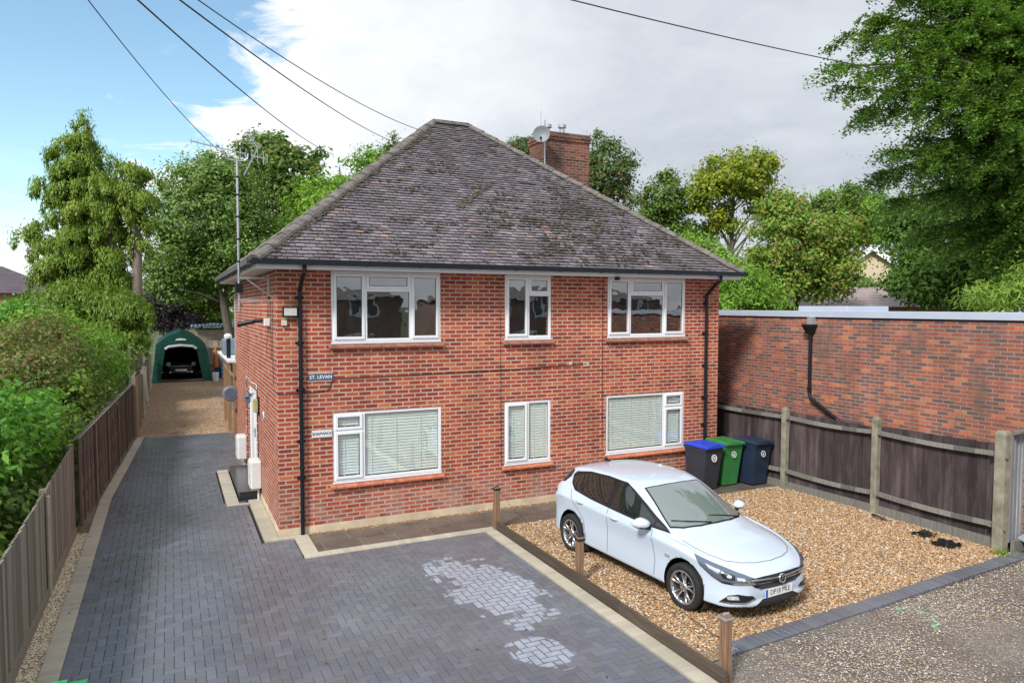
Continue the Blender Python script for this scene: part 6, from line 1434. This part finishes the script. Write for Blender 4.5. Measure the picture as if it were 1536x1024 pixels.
# weeping spruce on the left
def spruce():
    bs = base(206, 30); t = thing('spruce_tree', 'tall weeping spruce with ragged drooping curtains and two bare trunks', 'tree', bs)
    blobs = [B(122,196,30,18,20), B(112,225,30,32,30), B(132,265,30,42,34), B(92,262,30,16,18), B(62,252,30,10,12), B(150,300,30,46,32), B(198,262,30,22,32), B(214,285,30,20,24), B(185,315,30,34,28), B(130,335,30,46,36), B(100,300,30,30,26), B(45,328,30,20,8), B(32,345,30,8,10), B(70,360,30,22,26), B(120,390,30,52,36), B(72,395,30,18,22), B(168,390,30,32,40), B(210,345,30,12,14), B(128,172,30,6,8)]
    low = [B(100,455,28,55,28), B(170,450,28,40,28), B(180,482,27.5,32,20), B(205,478,27.5,18,22)]
    def drape(bl, n, mat, nm, ln, per=75):
        cc, bc, br = clumps_in(bl, n, .35); ax_ = np.array(at(150, 300, 30)); rr = np.hypot(cc[:, 0]-ax_[0], cc[:, 1]-ax_[1])
        tier = .95; cc[:, 2] = np.round((cc[:, 2]+.45*rr)/tier)*tier-.45*rr+RNG.normal(0, .07, n); C = []; T = []; k = np.repeat(np.arange(n), per); s = RNG.uniform(0, 1, n*per)**.8
        L = RNG.uniform(.6, 1.3, n)[k]*ln; out = unit((cc-bc)*np.array([1,1,0])+1e-6)[k]
        w = .17*(1-.8*s)+.012; off = RNG.normal(size=(n*per, 3))*np.array([1,1,.35])*w[:, None]
        C = cc[k]+off; C[:, 2] -= s*L*.9; C += out*(.22*np.sin(s*2.2))[:, None]
        T = np.array([0,0,-1.])+out*(.75*(1-s))[:, None]+RNG.normal(size=C.shape)*.38
        Nn = unit(off*np.array([1,1,0])+1e-6)*.9+out*.5+RNG.normal(size=C.shape)*.35+np.array([0,0,.35])
        return leaves_mesh(nm, mat, t, C, Nn, RNG.uniform(.05, .11, len(C)), .30, T)
    drape(blobs, 640, L_spruce, 'crown', .85, 150); drape(low, 380, L_spruce2, 'lower_boughs', .75, 110)
    cores = [B(130,290,30.4,26,70), B(135,400,30.4,40,50), B(188,320,30.4,14,36)]
    cc, bc, br = clumps_in(cores, 180, .0); k = np.repeat(np.arange(180), 40); C = cc[k]+RNG.normal(size=(len(k), 3))*.24
    leaves_mesh('inner_needles', L_dark, t, C, RNG.normal(size=C.shape), RNG.uniform(.07, .13, len(C)), .35)
    mb = MB(); top = at(128,185,30)
    def P(px, py, d=30): return tuple(at(px, py, d))
    b0 = base(206, 30, -.05)
    mb.tube([b0, P(205,560), P(206,470), P(206,380), P(204,320), P(196,280)], [.30,.25,.22,.18,.14,.05], 10); o = mb.build('trunk', BARKP, t, smooth=True)
    mb = MB(); b1 = base(184, 30, -.05); mb.tube([b1, P(184,560), P(183,470), P(172,380), P(150,290), P(128,190)], [.26,.22,.19,.17,.12,.02], 10)
    for (x0,y0,x1,y1) in ((183,450,165,430),(206,440,190,425),(206,455,222,440),(183,430,200,415),(150,290,60,335),(150,290,45,345),(172,380,80,370),(165,350,60,400),(204,320,232,300),(150,290,215,250)): mb.tube([P(x0,y0), P((x0+x1)/2,(y0+y1)/2-6), P(x1,y1)], [.06,.035,.012], 5)
    mb.build('trunk', BARKP, t, smooth=True)
spruce()
# hedge and garden shrubs along the left fence
def shrub(label, mat, blobs, bs, n_cl, per, leaf, spread, aspect=.45, **kw): return tree(label, mat, blobs, bs, n_cl, per, leaf, spread, aspect, r0=.035, name='shrub', cat='shrub', nl=18, lo=kw.pop('lo', .3), cut=True, **kw)
def gb_(x, y): return (x, y, 0)
def S(x, y, z, rx, ry, rz): return ((x, y, z), (rx, ry, rz))
shrub('large-leaved bright green shrub overhanging the grey fence in the near left corner', L_laurel, [S(-4.2,.2,1.9,.95,1.5,.9), S(-3.75,2.1,1.95,.6,1.0,.6), S(-4.4,-1.6,1.6,.8,1.2,.9), S(-3.6,1.4,1.72,.35,.5,.3)], gb_(-4.2,.3), 330, 42, .062, .17, aspect=.42)
shrub('lance-leaved green shrub at the left edge reaching to the horizon', L_laurel, [S(-6.4,3.5,2.8,1.5,1.8,.95), S(-5.6,1.8,2.3,1.0,1.3,.9), S(-5.5,-.6,1.8,1.0,1.5,.8)], gb_(-6.,2.6), 330, 42, .075, .22, aspect=.22)
shrub('mid green shrub with dark leaves pressed against the brown fence', L_dark, [S(-3.75,7.0,1.55,.55,1.8,1.0), S(-3.6,4.2,1.35,.45,1.2,.65), S(-3.9,9.5,1.8,.7,1.4,1.1)], gb_(-3.9,7), 230, 60, .055, .20)
shrub('twiggy shrub with yellow and brown leaves below the spruce', L_twig, [S(-5.0,8.8,2.45,1.3,1.8,1.15), S(-4.4,6.6,2.2,.8,1.3,.9), S(-4.6,11.,2.6,.9,1.2,1.1)], gb_(-4.8,8.8), 300, 60, .055, .22)
shrub('bright yellow-green sprig in the middle of the hedge', L_bamboo, [S(-3.55,6.2,2.15,.28,.45,.28)], gb_(-3.6,6.2), 16, 30, .06, .12)
shrub('fresh green shrub beside the tall spruce trunks', L_bright, [S(-4.0,12.6,2.2,.9,1.6,1.3), S(-3.5,14.5,1.9,.6,1.2,1.1), S(-5.2,13.5,2.8,1.2,1.5,1.0)], gb_(-4.2,13), 220, 60, .06, .24)
shrub('low dark undergrowth filling the space behind the near fence', L_dark, [S(-4.0,-3.6,.9,.7,1.8,.6), S(-4.0,-.4,.9,.7,2.2,.7), S(-4.0,3.4,.9,.7,2.2,.7), S(-5.4,6,1.1,1.4,3,.9), S(-6,1,1.2,1.5,3,1.)], gb_(-4.4,1), 260, 55, .075, .3)
tree('round green bush in the distance behind the hedge', L_laurel, [B(20,470,26,45,16), B(70,490,24,40,20)], base(40,25), 70, 80, .075, .26, name='bush', cat='bush', r0=.05)
# far line of woodland closing the horizon
o = None
fw = []
for px in list(range(-250, 480, 60))+list(range(1000, 2000, 60)): fw.append(B(px+random.uniform(-15,15), 450-random.uniform(0,16), 120+random.uniform(-15,15), 55, 26+random.uniform(0,16)))
cc, bc, br = clumps_in(fw, 420, .3); k = np.repeat(np.arange(420), 40); C = cc[k]+RNG.normal(size=(len(k),3))*np.array([1.3,1.3,.9]); o = leaves_mesh('distant_woodland', L_dark, None, C, RNG.normal(size=C.shape)*.5+np.array([0,0,.6]), RNG.uniform(.3,.6,len(C)), .6); o['kind'] = 'stuff'
# weeds at the foot of the concrete post
tree('small green weed at the foot of the last concrete post', L_bright, [S(10.05,-5.72,.06,.12,.1,.05)], (10.1,-5.7,0), 8, 18, .022, .04, name='weed', cat='weed', r0=.006, nl=4)

# fallen leaves
n = 420; P2 = np.concatenate([np.stack([RNG.uniform(-2.95,-2.3,90)+0*1, RNG.uniform(-7,10,90)],1), np.stack([RNG.uniform(3.6,10,150), RNG.uniform(-6,-1,150)],1), np.stack([RNG.uniform(-2.5,3.2,60), RNG.uniform(-7,-1.3,60)],1), np.stack([RNG.uniform(3.6,11,120), RNG.uniform(-9,-6.3,120)],1)])
C = np.concatenate([P2, np.full((len(P2),1), .048)], 1)
o = leaves_mesh('fallen_leaves', G('dry_leaves', [(.05,.03,.015), (.14,.07,.025), (.20,.13,.04), (.06,.05,.03)], trans=.1), None, C, np.array([0,0,1.])+RNG.normal(size=C.shape)*.25, RNG.uniform(.010,.026,len(C)), .55); o['kind'] = 'stuff'
